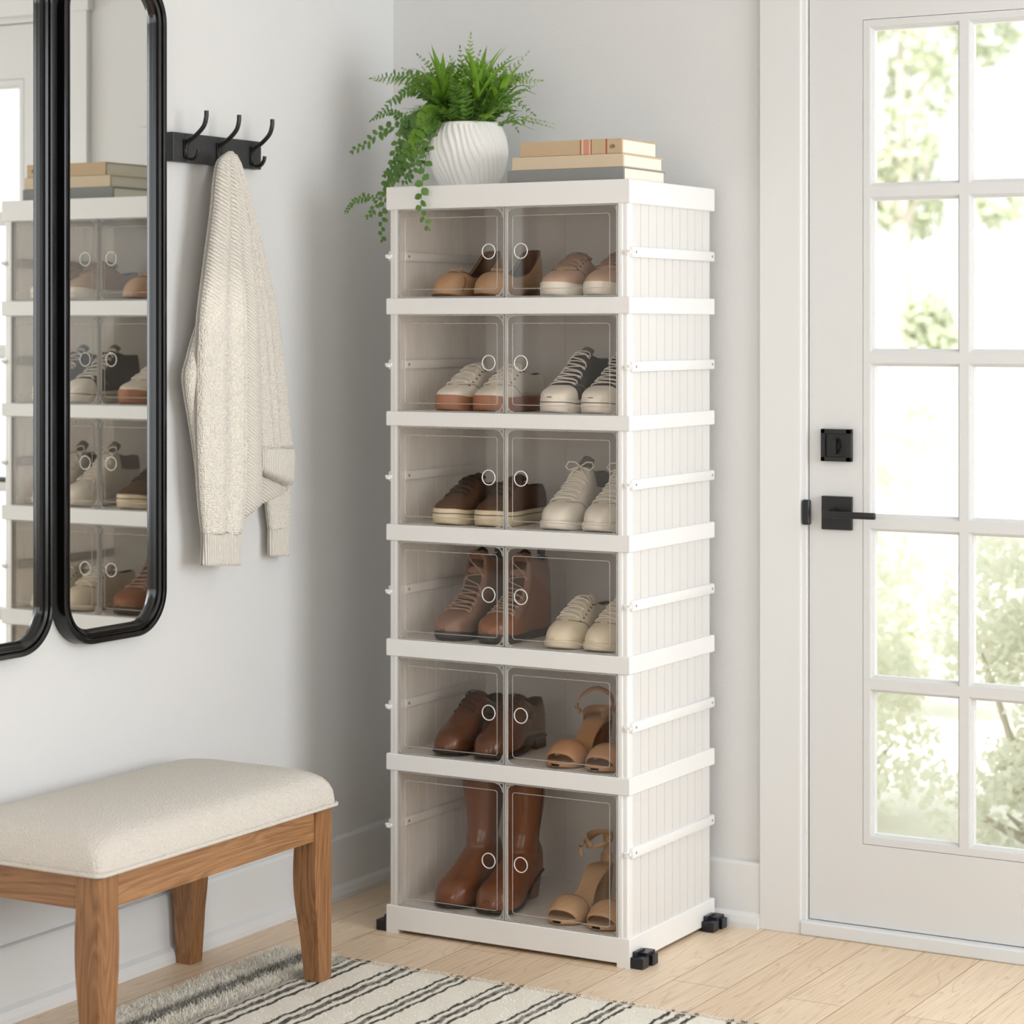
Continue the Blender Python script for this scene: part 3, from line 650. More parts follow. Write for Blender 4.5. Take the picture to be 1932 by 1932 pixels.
# tier 5: oxfords
H_ox = [(0, .118), (.1, .112), (.2, .104), (.32, .116), (.42, .126), (.5, .114), (.6, .092), (.7, .074), (.8, .062), (.9, .056), (1, .050)]
x = [place(4, u, YC) for u in (836, 912, 1050, 1124)]; Z = SHELF[4]
for k, lb in ((0, 'dark tan leather oxford shoe, left one of the pair'), (1, 'dark tan leather oxford shoe, right one with visible heel block')):
    t = thing('oxford_shoe', lb, 'shoe', (x[k], YC, Z), 'dark tan oxford shoes')
    s = Shoe(L=.262, h=H_ox, z0f=[(0, .026), (.3, .024), (.45, .013), (.8, .010), (1, .014)], topen=.36, ak=62, p=.62, q=.66)
    s.upper(SM['oxford'], SM['darkinn'], t); s.insole(SM['darkinn'], t)
    s.sole(SM['blacksole'], t, grow=.003, top=.002, zb=lambda q: .019*(1-smoothstep(.30, .42, q))+.002+.006*smoothstep(.84, 1, q))
    mb = MB(); hs = [(s.w(q)+.001, (.5-q)*s.L) for q in [0, .01, .03, .06, .1, .16, .22, .27]]
    ol = [(a_, y_) for a_, y_ in hs]+[(-a_, y_) for a_, y_ in reversed(hs)]
    V = mb.grid([[Vector((a_, y_, z_)) for a_, y_ in ol] for z_ in (.0005, .022)], closev=True); mb.bm.faces.new(V[0]); mb.bm.faces.new(V[1]); mb.build('heel', SM['blacksole'], t)
    s.tongue(SM['oxford'], t, .46, .33, rise=.012); s.laces(SM['blacklace'], t, .60, .42, 5, spread=26, r=.0017, bow=False)
    for sg in (0, 1):
        f = (lambda a: 180-a) if sg else (lambda a: a)
        seam(s, SM['darkinn'], t, [(.62, f(80)), (.60, f(60)), (.52, f(40)), (.40, f(26)), (.25, f(22)), (.05, f(20))], r=.0009)
# sandals
def sandal(loc, label, group, m, tall, kind):
    t = thing('heeled_sandal', label, 'sandal', loc, group)
    H = tall; L = .236
    zf = lambda q: .010+H*(1-smoothstep(.14, .66, q))
    wf = lambda q: interp(q, [(0, .018), (.06, .024), (.2, .026), (.4, .022), (.68, .040), (.85, .038), (.95, .028), (1, .010)])
    rows = []; n = 30
    for z_off, gr in ((0, 0), (-.004, .0008), (-.008, -.001)):
        R = [Vector((wf(i/n)+gr, (.5-i/n)*L, zf(i/n)+z_off+.004)) for i in range(n+1)]
        rows.append(R+[Vector((-p.x, p.y, p.z)) for p in reversed(R)])
    mb = MB(); V = mb.grid(rows, closev=True)
    for R in (V[0], V[-1]):
        k = len(R)
        for i in range(n): mb.bm.faces.new((R[i], R[i+1], R[k-2-i], R[k-1-i]))
    mb.build('footbed', SM['insole'] if kind == 0 else m, t, smooth=True, angle=50)
    # outsole under forefoot
    mb = MB(); rows = []
    for z_, gr in ((.0005, -.004), (.003, .001), (.007, .002)):
        R = [Vector((wf(q)+gr, (.5-q)*L, z_+(.004*smoothstep(.85, 1, q)))) for q in [.56+.44*i/14 for i in range(15)]]
        rows.append(R+[Vector((-p.x, p.y, p.z)) for p in reversed(R)])
    V = mb.grid(rows, closev=True)
    for R in (V[0], V[-1]):
        k = len(R)
        for i in range(14): mb.bm.faces.new((R[i], R[i+1], R[k-2-i], R[k-1-i]))
    mb.build('outsole', m, t, smooth=True, angle=50)
    # block heel
    zt = zf(.08)-.002; y0 = .5*L-.002
    mb = MB(); mb.hexa([(-.015, y0-.042, .0005), (.015, y0-.042, .0005), (.015, y0-.006, .0005), (-.015, y0-.006, .0005), (-.022, y0-.050, zt-.003), (.022, y0-.050, zt-.003), (.020, y0, zt+.001), (-.020, y0, zt+.001)], bev=.003, seg=3)
    mb.build('heel', SM['heelw'] if kind == 0 else m, t, smooth=True, angle=40)
    # toe strap: arched band, open at the front
    mb = MB(); rows = []
    for i in range(9):
        f = i/8; q = .93-.25*f; hh = .026+.022*math.sin(min(1, f*1.15)*PI/2); ww = wf(q)+.0035
        rows.append([Vector((ww*pw(math.cos(a), .8), (.5-q)*L+.010*(1-math.sin(a))*(1-f)*1.2-.004*math.sin(a), .006+hh*abs(math.sin(a))**.8)) for a in [PI*j/20 for j in range(21)]])
    mb.grid(rows); o = mb.build('toe_strap', m, t, smooth=True); q_ = o.modifiers.new('solid', 'SOLIDIFY'); q_.thickness = .0025; q_.offset = 0
    zh = zf(0)+.004
    if kind == 0:
        # heel counter wings and slanted slingback loop
        mb = MB(); pts = [Vector((.027*math.sin(a), .5*L-.030+.030*math.cos(a)-(.02 if abs(a) > 1.5 else 0), 0)) for a in [math.radians(d) for d in range(-110, 111, 10)]]
        pts = [Vector((p.x, p.y, zf(.5-p.y/L)+.014)) for p in pts]; mb.ribbon(pts, Vector((0, 0, 1)), .024, .0024); mb.build('heel_counter', m, t, smooth=True)
        pts = spline([(-.027, .5*L-.068, zh+.012), (-.034, .5*L-.076, zh+.030), (-.020, .5*L-.066, zh+.055), (.004, .5*L-.050, zh+.067), (.026, .5*L-.034, zh+.056), (.031, .5*L-.022, zh+.034), (.026, .5*L-.020, zh+.012)], 36)
        mb = MB(); mb.ribbon(pts, Vector((0, .8, .6)), .011, .0022); mb.build('ankle_strap', m, t, smooth=True)
        c = Vector((-.033, .5*L-.076, zh+.028))
    else:
        # wide ankle cuff above a narrow heel strap
        pts = [Vector((.029*math.sin(a), .5*L-.034+.032*math.cos(a), zh+.060+.010*math.cos(a))) for a in [math.radians(d) for d in range(-175, 176, 10)]]
        mb = MB(); n_ = len(pts); mb.ribbon(pts, Vector((0, 0, 1)), [.010+.016*math.exp(-((i-n_*.18)/5.5)**2) for i in range(n_)], .0022); mb.build('ankle_strap', m, t, smooth=True)
        mb = MB(); mb.ribbon(spline([(0, .5*L-.002, zh-.002), (0, .5*L+.001, zh+.03), (0, .5*L-.002, zh+.075)], 10), Vector((1, 0, 0)), [.030]*4+[.016]*6, .0024); mb.build('heel_strap', m, t, smooth=True)
        c = Vector((-.027, .5*L-.052, zh+.056))
        mb = MB(); mb.ribbon(spline([c, c+Vector((-.006, -.012, -.012)), c+Vector((.004, -.024, -.030))], 8), Vector((0, .6, .8)), .008, .002); mb.build('strap_end', m, t, smooth=True)
    mb = MB(); mb.tube([c+Vector((0, dy, dz)) for dy, dz in ((-.006, -.005), (.006, -.005), (.006, .005), (-.006, .005))], .0011, seg=6, closed=True); mb.tube([c+Vector((0, 0, -.005)), c+Vector((0, 0, .006))], .0008, seg=6)
    mb.build('buckle', SM['metal'], t, smooth=True)
    return t
for k, lb in ((2, 'nude open-toe heeled sandal with looped strap, left one'), (3, 'nude open-toe heeled sandal with looped strap, cut off by the post')):
    sandal((x[k], YC-.008, Z), lb, 'nude heeled sandals', SM['nude'], .072, 0)
# tier 6: tall boots (foot + shaft fused) and sandals
def fuse(mb, vox=.0035, it=6):
    o = mb.build('tmp', []) ; r = o.modifiers.new('r', 'REMESH'); r.mode = 'VOXEL'; r.voxel_size = vox; r.use_smooth_shade = True
    sm = o.modifiers.new('s', 'SMOOTH'); sm.factor = .5; sm.iterations = it
    dg = bpy.context.evaluated_depsgraph_get(); dg.update(); me = bpy.data.meshes.new_from_object(o.evaluated_get(dg)); bpy.data.objects.remove(o); return me
tallmesh = None
def tall_boot(loc, label, group):
    global tallmesh
    t = thing('heeled_boot', label, 'boot', loc, group)
    s = Shoe(L=.226, h=[(0, .135), (.2, .135), (.36, .13), (.45, .115), (.55, .098), (.65, .082), (.75, .070), (.88, .062), (1, .056)], z0f=[(0, .070), (.15, .066), (.35, .042), (.55, .014), (.8, .009), (1, .012)], p=.62, q=.62, toe=.24,
             hw=((0, .031), (.15, .035), (.4, .037), (.68, .047), (.85, .047), (1, .043)))
    if tallmesh is None:
        mb = MB(); T = s.ts(40); n = 24
        V = mb.grid([[s.P(q, PI*j/(n//2)) for j in range(n//2+1)]+[Vector((s.w(q)*pw(math.cos(PI*j/(n//2)), .62)*-1, (.5-q)*s.L, s.base(q)-.001)) for j in range(1, n//2)] for q in T], closev=True)
        mb.bm.faces.new(V[0]); mb.bm.faces.new(V[-1])
        rings = [(.085, .030, .044, .076), (.11, .031, .044, .072), (.13, .032, .043, .069), (.155, .033, .040, .074), (.18, .036, .042, .077), (.21, .040, .046, .078), (.24, .043, .050, .077), (.272, .045, .053, .076)]
        rings += [(.272, .042, .050, .076), (.25, .040, .047, .077), (.22, .034, .042, .078)]
        V = mb.grid([[Vector((a_*1.04*pw(math.cos(PI*2*j/28), .9), yc-.014+b_*pw(math.sin(PI*2*j/28), .9), z_)) for j in range(28)] for z_, a_, b_, yc in rings], closev=True)
        mb.bm.faces.new(V[0][::-1]); mb.bm.faces.new(V[-1]); tallmesh = fuse(mb, .0032, 5); tallmesh.materials.clear(); tallmesh.materials.append(SM['cognac2'])
    o = bpy.data.objects.new('upper', tallmesh); COL.objects.link(o); o.parent = t
    s.sole(SM['blacksole'], t, grow=.0015, top=0, zb=lambda q: max(.0006, s.base(q)-.007))
    mb = MB(); y0 = .5*s.L-.002; mb.hexa([(-.017, y0-.045, .0005), (.017, y0-.045, .0005), (.017, y0-.010, .0005), (-.017, y0-.010, .0005), (-.025, y0-.055, .064), (.025, y0-.055, .064), (.023, y0-.001, .069), (-.023, y0-.001, .069)], bev=.004, seg=3)
    mb.build('heel', SM['taupeheel'], t, smooth=True, angle=40)
    mb = MB(); mb.tube(spline([(.0355, .066, .11), (.0368, .066, .155), (.0428, .066, .21), (.0478, .066, .27)], 16), .0011, seg=6); mb.build('side_zip', SM['blacksole'], t, smooth=True)
    mb = MB(); mb.tube([(.0466*math.cos(a), .062+.053*math.sin(a), .272) for a in [2*PI*k/32 for k in range(32)]], .0024, seg=8, closed=True); mb.build('top_trim', SM['blacksole'], t, smooth=True)
    return t
x = [place(5, u, YC) for u in (848, 926, 1052, 1126)]; Z = SHELF[5]
tall_boot((x[0]-.012, YC-.010, Z), 'tall russet leather heeled boot, left one of the pair', 'tall russet boots')
tall_boot((x[1]-.010, YC-.014, Z), 'tall russet leather heeled boot, right one with zip and heel showing', 'tall russet boots')
for k, lb in ((2, 'sand coloured heeled sandal with ankle cuff, left one'), (3, 'sand coloured heeled sandal with ankle cuff, cut off by post')):
    sandal((x[k], YC-.006, Z), lb, 'sand heeled sandals', SM['nude2'], .080, 1)
# ------------------------------------------------------------------ books on the cabinet
def book(loc, rz, wx, dy, h, cover, label, pages, stripes=None):
    t = thing('book', label, 'book', loc, 'books stacked on the cabinet', rz)
    c = .0025
    b = MB(); b.box(-wx, 0, 0, .006, .0, h, bev=.0012); b.box(-wx, .0, .003, dy, 0, c, bev=.0006, seg=1); b.box(-wx, .0, .003, dy, h-c, h, bev=.0006, seg=1); b.build('cover', cover, t)
    b = MB(); b.box(-wx+.004, -.003, .004, dy-.004, c, h-c); b.build('pages', pages, t)
    if stripes:
        for x0, x1, m in stripes:
            b = MB(); b.box(x0, x1, -.0004, .004, .0002, h-.0002); b.build('spine_stripe', m, t)
    return t
pg = mat('page_block', srgb(240, 232, 216), .85, .2, bump=.0004, bscale=30, stretch=(1, 1, 40))
gy = mat('grey_cloth', srgb(140, 140, 138), .85, .2, bump=.0003, bscale=1500)
crm = mat('cream_board', srgb(208, 190, 164), .7, .3); bei = mat('beige_cloth', srgb(196, 172, 140), .8, .2, bump=.0003, bscale=1500)
red = mat('brick_red_band', srgb(164, 78, 56), .7); sal = mat('salmon_band', srgb(206, 140, 116), .7); lt = mat('pale_band', srgb(212, 196, 172), .7)
TZ = bands[0][1]
bx = lambda u: ony(u, 330, -.425).x
book((bx(1178), -.428, TZ), 0, bx(1178)-bx(958), .205, .0295, gy, 'grey cloth book lying at the bottom of the stack', pg)
book((bx(1176), -.425, TZ+.0297), 0, bx(1176)-bx(966), .195, .0290, crm, 'plain cream book in the middle of the stack', pg)
W3 = bx(1172)-bx(979)
tb = book((bx(1172), -.421, TZ+.0589), 0, W3, .172, .0335, bei, 'beige book with red striped spine on top of the stack', pg,
     [(-W3*.404, -W3*.396, red), (-W3*.388, -W3*.372, lt), (-W3*.370, -W3*.318, sal), (-W3*.316, -W3*.304, lt), (-W3*.300, -W3*.292, red), (-W3*.156, -W3*.143, red)])
b = MB()
e0 = Vector((-W3*.085, -.0004, .0165))
b.tube([e0+Vector((-.008, 0, 0)), e0+Vector((-.003, -.0004, .002)), e0+Vector((.0, -.0004, .004)), e0+Vector((.004, -.0004, .001)), e0+Vector((.002, -.0004, -.003)), e0+Vector((-.003, -.0004, -.002)), e0+Vector((-.007, 0, -.004))], .0009, seg=6)
b.lathe([(.0001, .0), (.002, .0004), (.0026, .0016), (.0018, .003), (.0001, .0034)], seg=12)
for v in b.bm.verts[-60:]: v.co = Vector((v.co.x+e0.x+.003, -.0006-v.co.z*.5, v.co.y+e0.z))
b.build('spine_emblem', mat('bronze_foil', srgb(120, 98, 76), .4), tb, smooth=True)

# ------------------------------------------------------------------ potted fern
px_, py_ = ony(884, 300, -.25).x, -.25
M['pot'] = mat('white_ceramic', srgb(244, 243, 240), .7, .25, bump=.0004, bscale=220)
R0, PH = .0905, .158
fern = thing('potted_fern', 'lush green fern with trailing vines in a swirled white ceramic pot', 'plant', (px_, py_, TZ))
prof = [(.055, 0), (.060, .002), (.070, .020), (.082, .045), (.0895, .075), (.0905, .098), (.086, .125), (.077, .147), (.0745, .155), (.073, .158), (.070, .157), (.0685, .150), (.070, .130)]
dense = []
for i in range(60): 
    z = PH*.975*i/59; dense.append((interp(z, [(p[1], p[0]) for p in prof[:9]]), z))
b = MB(); SEG = 420; rows = []
for r, z in dense:
    row = []
    for k in range(SEG):
        a = 2*PI*k/SEG; 
        ph = a*36 + z*125 + 1.3*math.sin(a*3+z*22)+.9*math.sin(a*7-z*40)
        g_ = math.sin(ph); d = .0026*(abs(g_)**.7*math.copysign(1, g_))*smoothstep(.0, .012, z)*(1-smoothstep(.146, .153, z))
        row.append(Vector(((r+d)*math.cos(a), (r+d)*math.sin(a), z)))
    rows.append(row)
for r, z in prof[8:]: rows.append([Vector((r*math.cos(2*PI*k/SEG), r*math.sin(2*PI*k/SEG), z)) for k in range(SEG)])
V = b.grid(rows, closev=True); b.bm.faces.new(V[0][::-1]); b.build('pot', M['pot'], fern, smooth=True)
b = MB(); b.lathe([(.0001, .136), (.03, .137), (.069, .134)], seg=24); b.build('soil', mat('dark_soil', srgb(40, 30, 22), .95, bump=.003, bscale=300), fern)
def leafmat(name, c1, c2, r=.5):
    m, nt, p = newmat(name); L = nt.links.new
    tc = nd(nt, 'ShaderNodeTexCoord'); n = nd(nt, 'ShaderNodeTexNoise', Scale=35.0, Detail=2); L(tc.outputs['Object'], n.inputs['Vector'])
    mx = nd(nt, 'ShaderNodeMix', data_type='RGBA'); mx.inputs[6].default_value = c1; mx.inputs[7].default_value = c2; L(n.outputs['Fac'], mx.inputs[0]); L(mx.outputs[2], p.inputs['Base Color'])
    p.inputs['Roughness'].default_value = r
    o = nt.nodes['Material Output']; tr = nd(nt, 'ShaderNodeBsdfTranslucent'); L(mx.outputs[2], tr.inputs['Color'])
    ms = nd(nt, 'ShaderNodeMixShader'); ms.inputs[0].default_value = .3; L(p.outputs[0], ms.inputs[1]); L(tr.outputs[0], ms.inputs[2]); L(ms.outputs[0], o.inputs[0])
    return m
LM = [leafmat('fern_green', srgb(64, 108, 36), srgb(120, 158, 66)), leafmat('bright_green', srgb(92, 142, 36), srgb(140, 180, 62)), leafmat('vine_green', srgb(70, 112, 46), srgb(112, 150, 70)), leafmat('young_green', srgb(128, 160, 76), srgb(164, 190, 110))]
O = Vector((px_, py_, TZ))
rnd = random.Random(11)
def leaf(mb, p, d, n, ln, wd, fold=.25, droop=.15, segs=4):
    """folded leaf from p along d with normal n"""
    d = d.normalized(); sd_ = d.cross(n).normalized(); n = sd_.cross(d).normalized(); rows = []
    for i in range(segs+1):
        f = i/segs; ww = wd*math.sin(PI*min(1, .08+f*.92))**.75 if i < segs else .0003
        c = p+d*ln*f-n*droop*ln*f*f
        rows.append([c+sd_*ww*.5+n*fold*ww*.5, c, c-sd_*ww*.5+n*fold*ww*.5])
    mb.grid(rows)
def frond(pts, n, ll, lw, m, name='frond', up=Vector((0, -.4, 1)), taper=1, ang=62, stem=.0009, start=.12, alt=False, fold=.25):
    mb = MB(); C = spline(pts, 28); L_ = len(C)-1
    mb.tube(C[::2]+([C[-1]] if L_ % 2 else []), [stem*(1-.7*i/14) for i in range(len(C[::2])+(1 if L_ % 2 else 0))], seg=5)
    for k in range(n):
        f = start+(1-start)*(k+.5)/n; i = min(int(f*L_), L_-1); fr_ = f*L_-i; p = C[i].lerp(C[i+1], fr_); d = (C[i+1]-C[i]).normalized()
        nn = (up-d*up.dot(d)).normalized(); sd_ = d.cross(nn)
        env = (math.sin(PI*min(1, .12+.88*(1-(f-start)/(1-start))**.8*1.0))**.5 if taper else 1) if (f > .45) else 1*(.7+.3*min(1, (f-start)*5))
        env *= (1-.72*max(0, (f-.4)/.6)) if taper else (1-.45*max(0, (f-.5)/.5))
        for sg in ((-1, 1) if not alt else ((-1,) if k % 2 else (1,))):
            a = math.radians(ang+rnd.uniform(-14, 12)); dd = d*math.cos(a)+sd_*sg*math.sin(a)+nn*rnd.uniform(-.25, .3)
            leaf(mb, p, dd, nn+sd_*sg*rnd.uniform(-.3, .3), ll*env*rnd.uniform(.78, 1.15), lw*env*rnd.uniform(.8, 1.15), fold=fold)
    leaf(mb, C[-1], C[-1]-C[-2], up, ll*.4, lw*.4)
    o = mb.build(name, m, smooth=False); o.parent = fern; o.matrix_parent_inverse = Matrix.Translation(-O); return o
def U(u, v, y=-.25): return ony(u, v, y)
rim = lambda a, r=.05: O+Vector((r*math.cos(a), r*math.sin(a), .150))
# long feathery fronds aimed at the silhouettes seen in the photo
def pin(tipu, tipv, y1, bend=.03, n=17, ll=.026, lw=.0095, m=0, base=None, mid=None):
    tip = U(tipu, tipv, y1); ba = base or (O+Vector((rnd.uniform(-.03, .03), rnd.uniform(-.03, .03), .140)))
    md = mid or ((ba+tip)/2+Vector((0, 0, bend)))
    frond([ba, md, tip], n, ll*1.12, lw*1.1, LM[m], up=Vector((.35, -1, .45)), stem=.0011)
pin(703, 148, -.24, .06, 20, .030, .0105, 0); pin(712, 152, -.20, .05, 18, .028, .0105, 3)
pin(888, 68, -.24, .01, 18, .026, .009, 3); pin(868, 92, -.28, .0, 14, .022, .0095, 0); pin(905, 100, -.22, .0, 15, .022, .0095, 0)
pin(1018, 152, -.24, .055, 18, .026, .0105, 3); pin(995, 100, -.26, .01, 15, .022, .0075, 3); pin(1006, 215, -.28, .075, 17, .022, .0095, 0); pin(976, 245, -.32, .085, 17, .022, .0095, 0)
pin(1000, 135, -.20, .03, 16, .024, .0105, 0); pin(960, 110, -.2, .02, 16, .022, .0095, 0); pin(790, 105, -.24, .02, 16, .022, .0095, 0); pin(762, 130, -.22, .03, 16, .024, .0075, 0)
pin(702, 226, -.26, .085, 22, .024, .0105, 0); pin(735, 190, -.3, .07, 20, .026, .0105, 0); pin(850, 110, -.2, .01, 14, .022, .0095, 1)
for i in range(64):   # dense crown filler
    a = rnd.uniform(0, 2*PI); el = rnd.uniform(.15, 1.25); ln = rnd.uniform(.10, .18)
    d = Vector((math.cos(a)*math.cos(el), math.sin(a)*math.cos(el)*.9, math.sin(el)))
    ba = rim(a, .035)+Vector((0, 0, -.01)); tip = ba+d*ln+Vector((0, 0, -.02*(1-math.sin(el))))
    frond([ba, (ba+tip)/2+Vector((0, 0, .022)), tip], 13, .024, .0092, LM[rnd.choice((0, 0, 1, 3))])
# blade-leaf rosettes
def blades(c, n, ln, spread, m, seed, elmin=.35):
    r2 = random.Random(seed)
    for i in range(n):
        a = 2*PI*i/n*1.0+r2.uniform(-.3, .3); el = r2.uniform(elmin, 1.35); l_ = ln*r2.uniform(.75, 1.15)
        d = Vector((math.cos(a)*math.cos(el), math.sin(a)*math.cos(el), math.sin(el)))
        C = spline([c, c+d*l_*.55+Vector((0, 0, .012)), c+d*l_+Vector((0, 0, -.03*(1-math.sin(el))))], 9)
        mb = MB(); rows = []; up = Vector((0, 0, 1))
        for k, p in enumerate(C):
            t = (C[min(k+1, 8)]-C[max(k-1, 0)]).normalized(); sd_ = t.cross(up).normalized() if abs(t.z) < .97 else Vector((1, 0, 0)); nn = sd_.cross(t)
            wd = spread*(.35+.65*math.sin(PI*min(1, .15+.8*k/8)))*(1-(k/8)**3)+.0004
            rows.append([p+sd_*wd/2+nn*wd*.22, p, p-sd_*wd/2+nn*wd*.22])
        mb.grid(rows); o = mb.build('blade_leaf', m, smooth=True); o.parent = fern; o.matrix_parent_inverse = Matrix.Translation(-O)
blades(U(836, 195, -.29), 24, .125, .014, LM[1], 3); blades(U(902, 188, -.29), 22, .13, .015, LM[1], 5); blades(U(940, 200, -.26), 14, .12, .013, LM[1], 8); blades(U(828, 200, -.30), 12, .11, .012, LM[1], 9, .1)
# trailing vines with rounder leaflets
def vine(P, n, ll, lw, m=2, alt=False, start=.1): frond([U(*p) for p in P], int(n*1.75) if n > 10 else n, ll, lw, LM[m], 'trailing_vine', up=Vector((.2, -1, .25)), taper=0, ang=58, stem=.0011, start=start, alt=n > 10, fold=.12)
vine([(838, 215, -.30), (815, 250, -.38), (803, 300, -.46), (797, 350, -.492), (795, 395, -.492), (808, 430, -.492)], 11, .021, .019, 2, start=.05)
vine([(840, 212, -.28), (800, 235, -.30), (764, 300, -.31), (735, 345, -.32), (722, 400, -.33), (720, 452, -.33)], 15, .021, .018, 2)
vine([(836, 210, -.26), (790, 225, -.28), (752, 262, -.3), (738, 320, -.31), (712, 380, -.33), (694, 410, -.34)], 17, .020, .014, 0)
vine([(838, 210, -.28), (775, 238, -.28), (728, 242, -.28), (695, 268, -.28), (664, 285, -.28)], 13, .023, .014, 2)
vine([(745, 345, -.31), (720, 372, -.32), (690, 372, -.32), (666, 382, -.32), (652, 400, -.32)], 12, .015, .009, 0, start=.3)
vine([(836, 214, -.3), (800, 260, -.33), (780, 320, -.34), (762, 345, -.335)], 11, .021, .017, 2)
vine([(840, 216, -.3), (786, 250, -.32), (770, 290, -.33), (748, 330, -.33), (728, 352, -.33)], 12, .023, .019, 2)
vine([(830, 214, -.3), (770, 225, -.3), (738, 212, -.3), (704, 224, -.3)], 16, .015, .009, 0)
vine([(836, 214, -.3), (790, 262, -.3), (765, 270, -.3), (745, 310, -.3), (724, 330, -.3)], 14, .020, .014, 2)
for i in range(15):  # leafy mass over the left rim
    u0 = rnd.uniform(740, 815); v0 = rnd.uniform(230, 320); yy = rnd.uniform(-.34, -.27)
    vine([(838, 214, -.29), ((838+u0)/2, 225+rnd.uniform(-10, 10), yy), (u0, v0, yy)], 8, .024, .019, rnd.choice((2, 2, 1)))

# ------------------------------------------------------------------ mirrors
def mirror(u0, u1, label, ztop=2.125, zbot=.722):
    """u0,u1: photo columns of frame's outer edges measured at the frame front"""
    D = .036
    y0, y1 = onx(u0, 620, D).y, onx(u1, 620, D).y
    t = thing('wall_mirror', label, 'mirror', (0.0015, (y0+y1)/2, (ztop+zbot)/2), 'tall black framed mirrors on the left wall')
    hy, hz = (y1-y0)/2, (ztop-zbot)/2
    def rr(ins, x, r):
        r = max(.004, r-ins); P = []
        for cy, cz, a0 in ((hy-ins-r, hz-ins-r, 0), (-hy+ins+r, hz-ins-r, 90), (-hy+ins+r, -hz+ins+r, 180), (hy-ins-r, -hz+ins+r, 270)):
            for k in range(13):
                a = math.radians(a0+7.5*k); P.append(Vector((x, cy+r*math.cos(a), cz+r*math.sin(a))))
        return P
    R_ = .095; prof_ = [(0, 0), (0, .030), (.0015, .034), (.004, D), (.010, D), (.0125, .034), (.014, .029), (.0165, .029), (.018, .032), (.024, .030), (.026, .024), (.030, .020), (.0312, .014), (.0312, .004)]
    m = MB(); m.grid([rr(i, x_, R_) for i, x_ in prof_], closev=True); m.build('frame', M['blackgloss'], t, smooth=True, angle=25)
    m = MB(); vs = [m.bm.verts.new(p) for p in rr(.0305, .014, R_)]; m.bm.faces.new(vs); g_ = m.build('mirror_glass', M['mirror'], t)
    m = MB(); vs = [m.bm.verts.new(p) for p in rr(.004, .001, R_)]; m.bm.faces.new(vs); m.build('backing', M['black'], t)
    return t
m_, nt_, p_ = newmat('mirror_silver'); p_.inputs['Metallic'].default_value = 1; p_.inputs['Roughness'].default_value = .0; p_.inputs['Base Color'].default_value = (.86, .87, .85, 1); M['mirror'] = m_
mirror(121, 316, 'tall black rounded mirror beside the coat hooks')
mirror(-90, 104, 'tall black rounded mirror cut off by the left edge of the picture')

# ------------------------------------------------------------------ coat rack
yb0, yb1 = onx(328, 280, .022).y, onx(493, 290, .02).y; zr0, zr1 = 1.739, 1.803
rack = thing('coat_rack', 'black wall board with three double coat hooks', 'coat rack', (0, (yb0+yb1)/2, (zr0+zr1)/2))
ry, rz = (yb0+yb1)/2, (zr0+zr1)/2
b = MB(); b.box(0.001, .020, yb0-ry, yb1-ry, zr0-rz, zr1-rz, bev=.0015); b.build('board', mat('matte_black_board', srgb(54, 54, 55), .42, .5), rack)
for u in (357, 419, 482):
    hy = onx(u-2, 290, .03).y-ry
    b = MB()
    b.tube(spline([(.024, hy, -.004), (.030, hy, .012), (.052, hy, .026), (.072, hy, .044), (.079, hy, .062), (.080, hy, .078)], 20), .0050, seg=10)
    b.tube(spline([(.030, hy, .016), (.024, hy, .004), (.024, hy, -.014), (.031, hy, -.026), (.046, hy, -.0265), (.056, hy, -.016), (.059, hy, -.005)], 22), .0043, seg=10)
    b.box(.018, .025, hy-.006, hy+.006, -.022, .018, bev=.002)
    h = b.build('hook', M['black'], rack, smooth=True, angle=40)
    b = MB()
    for z_ in (-.017, .013): b.tube([(.020, hy-.012, z_), (.0222, hy-.012, z_)], .0022, seg=10)
HOOKY = onx(417, 290, .03).y

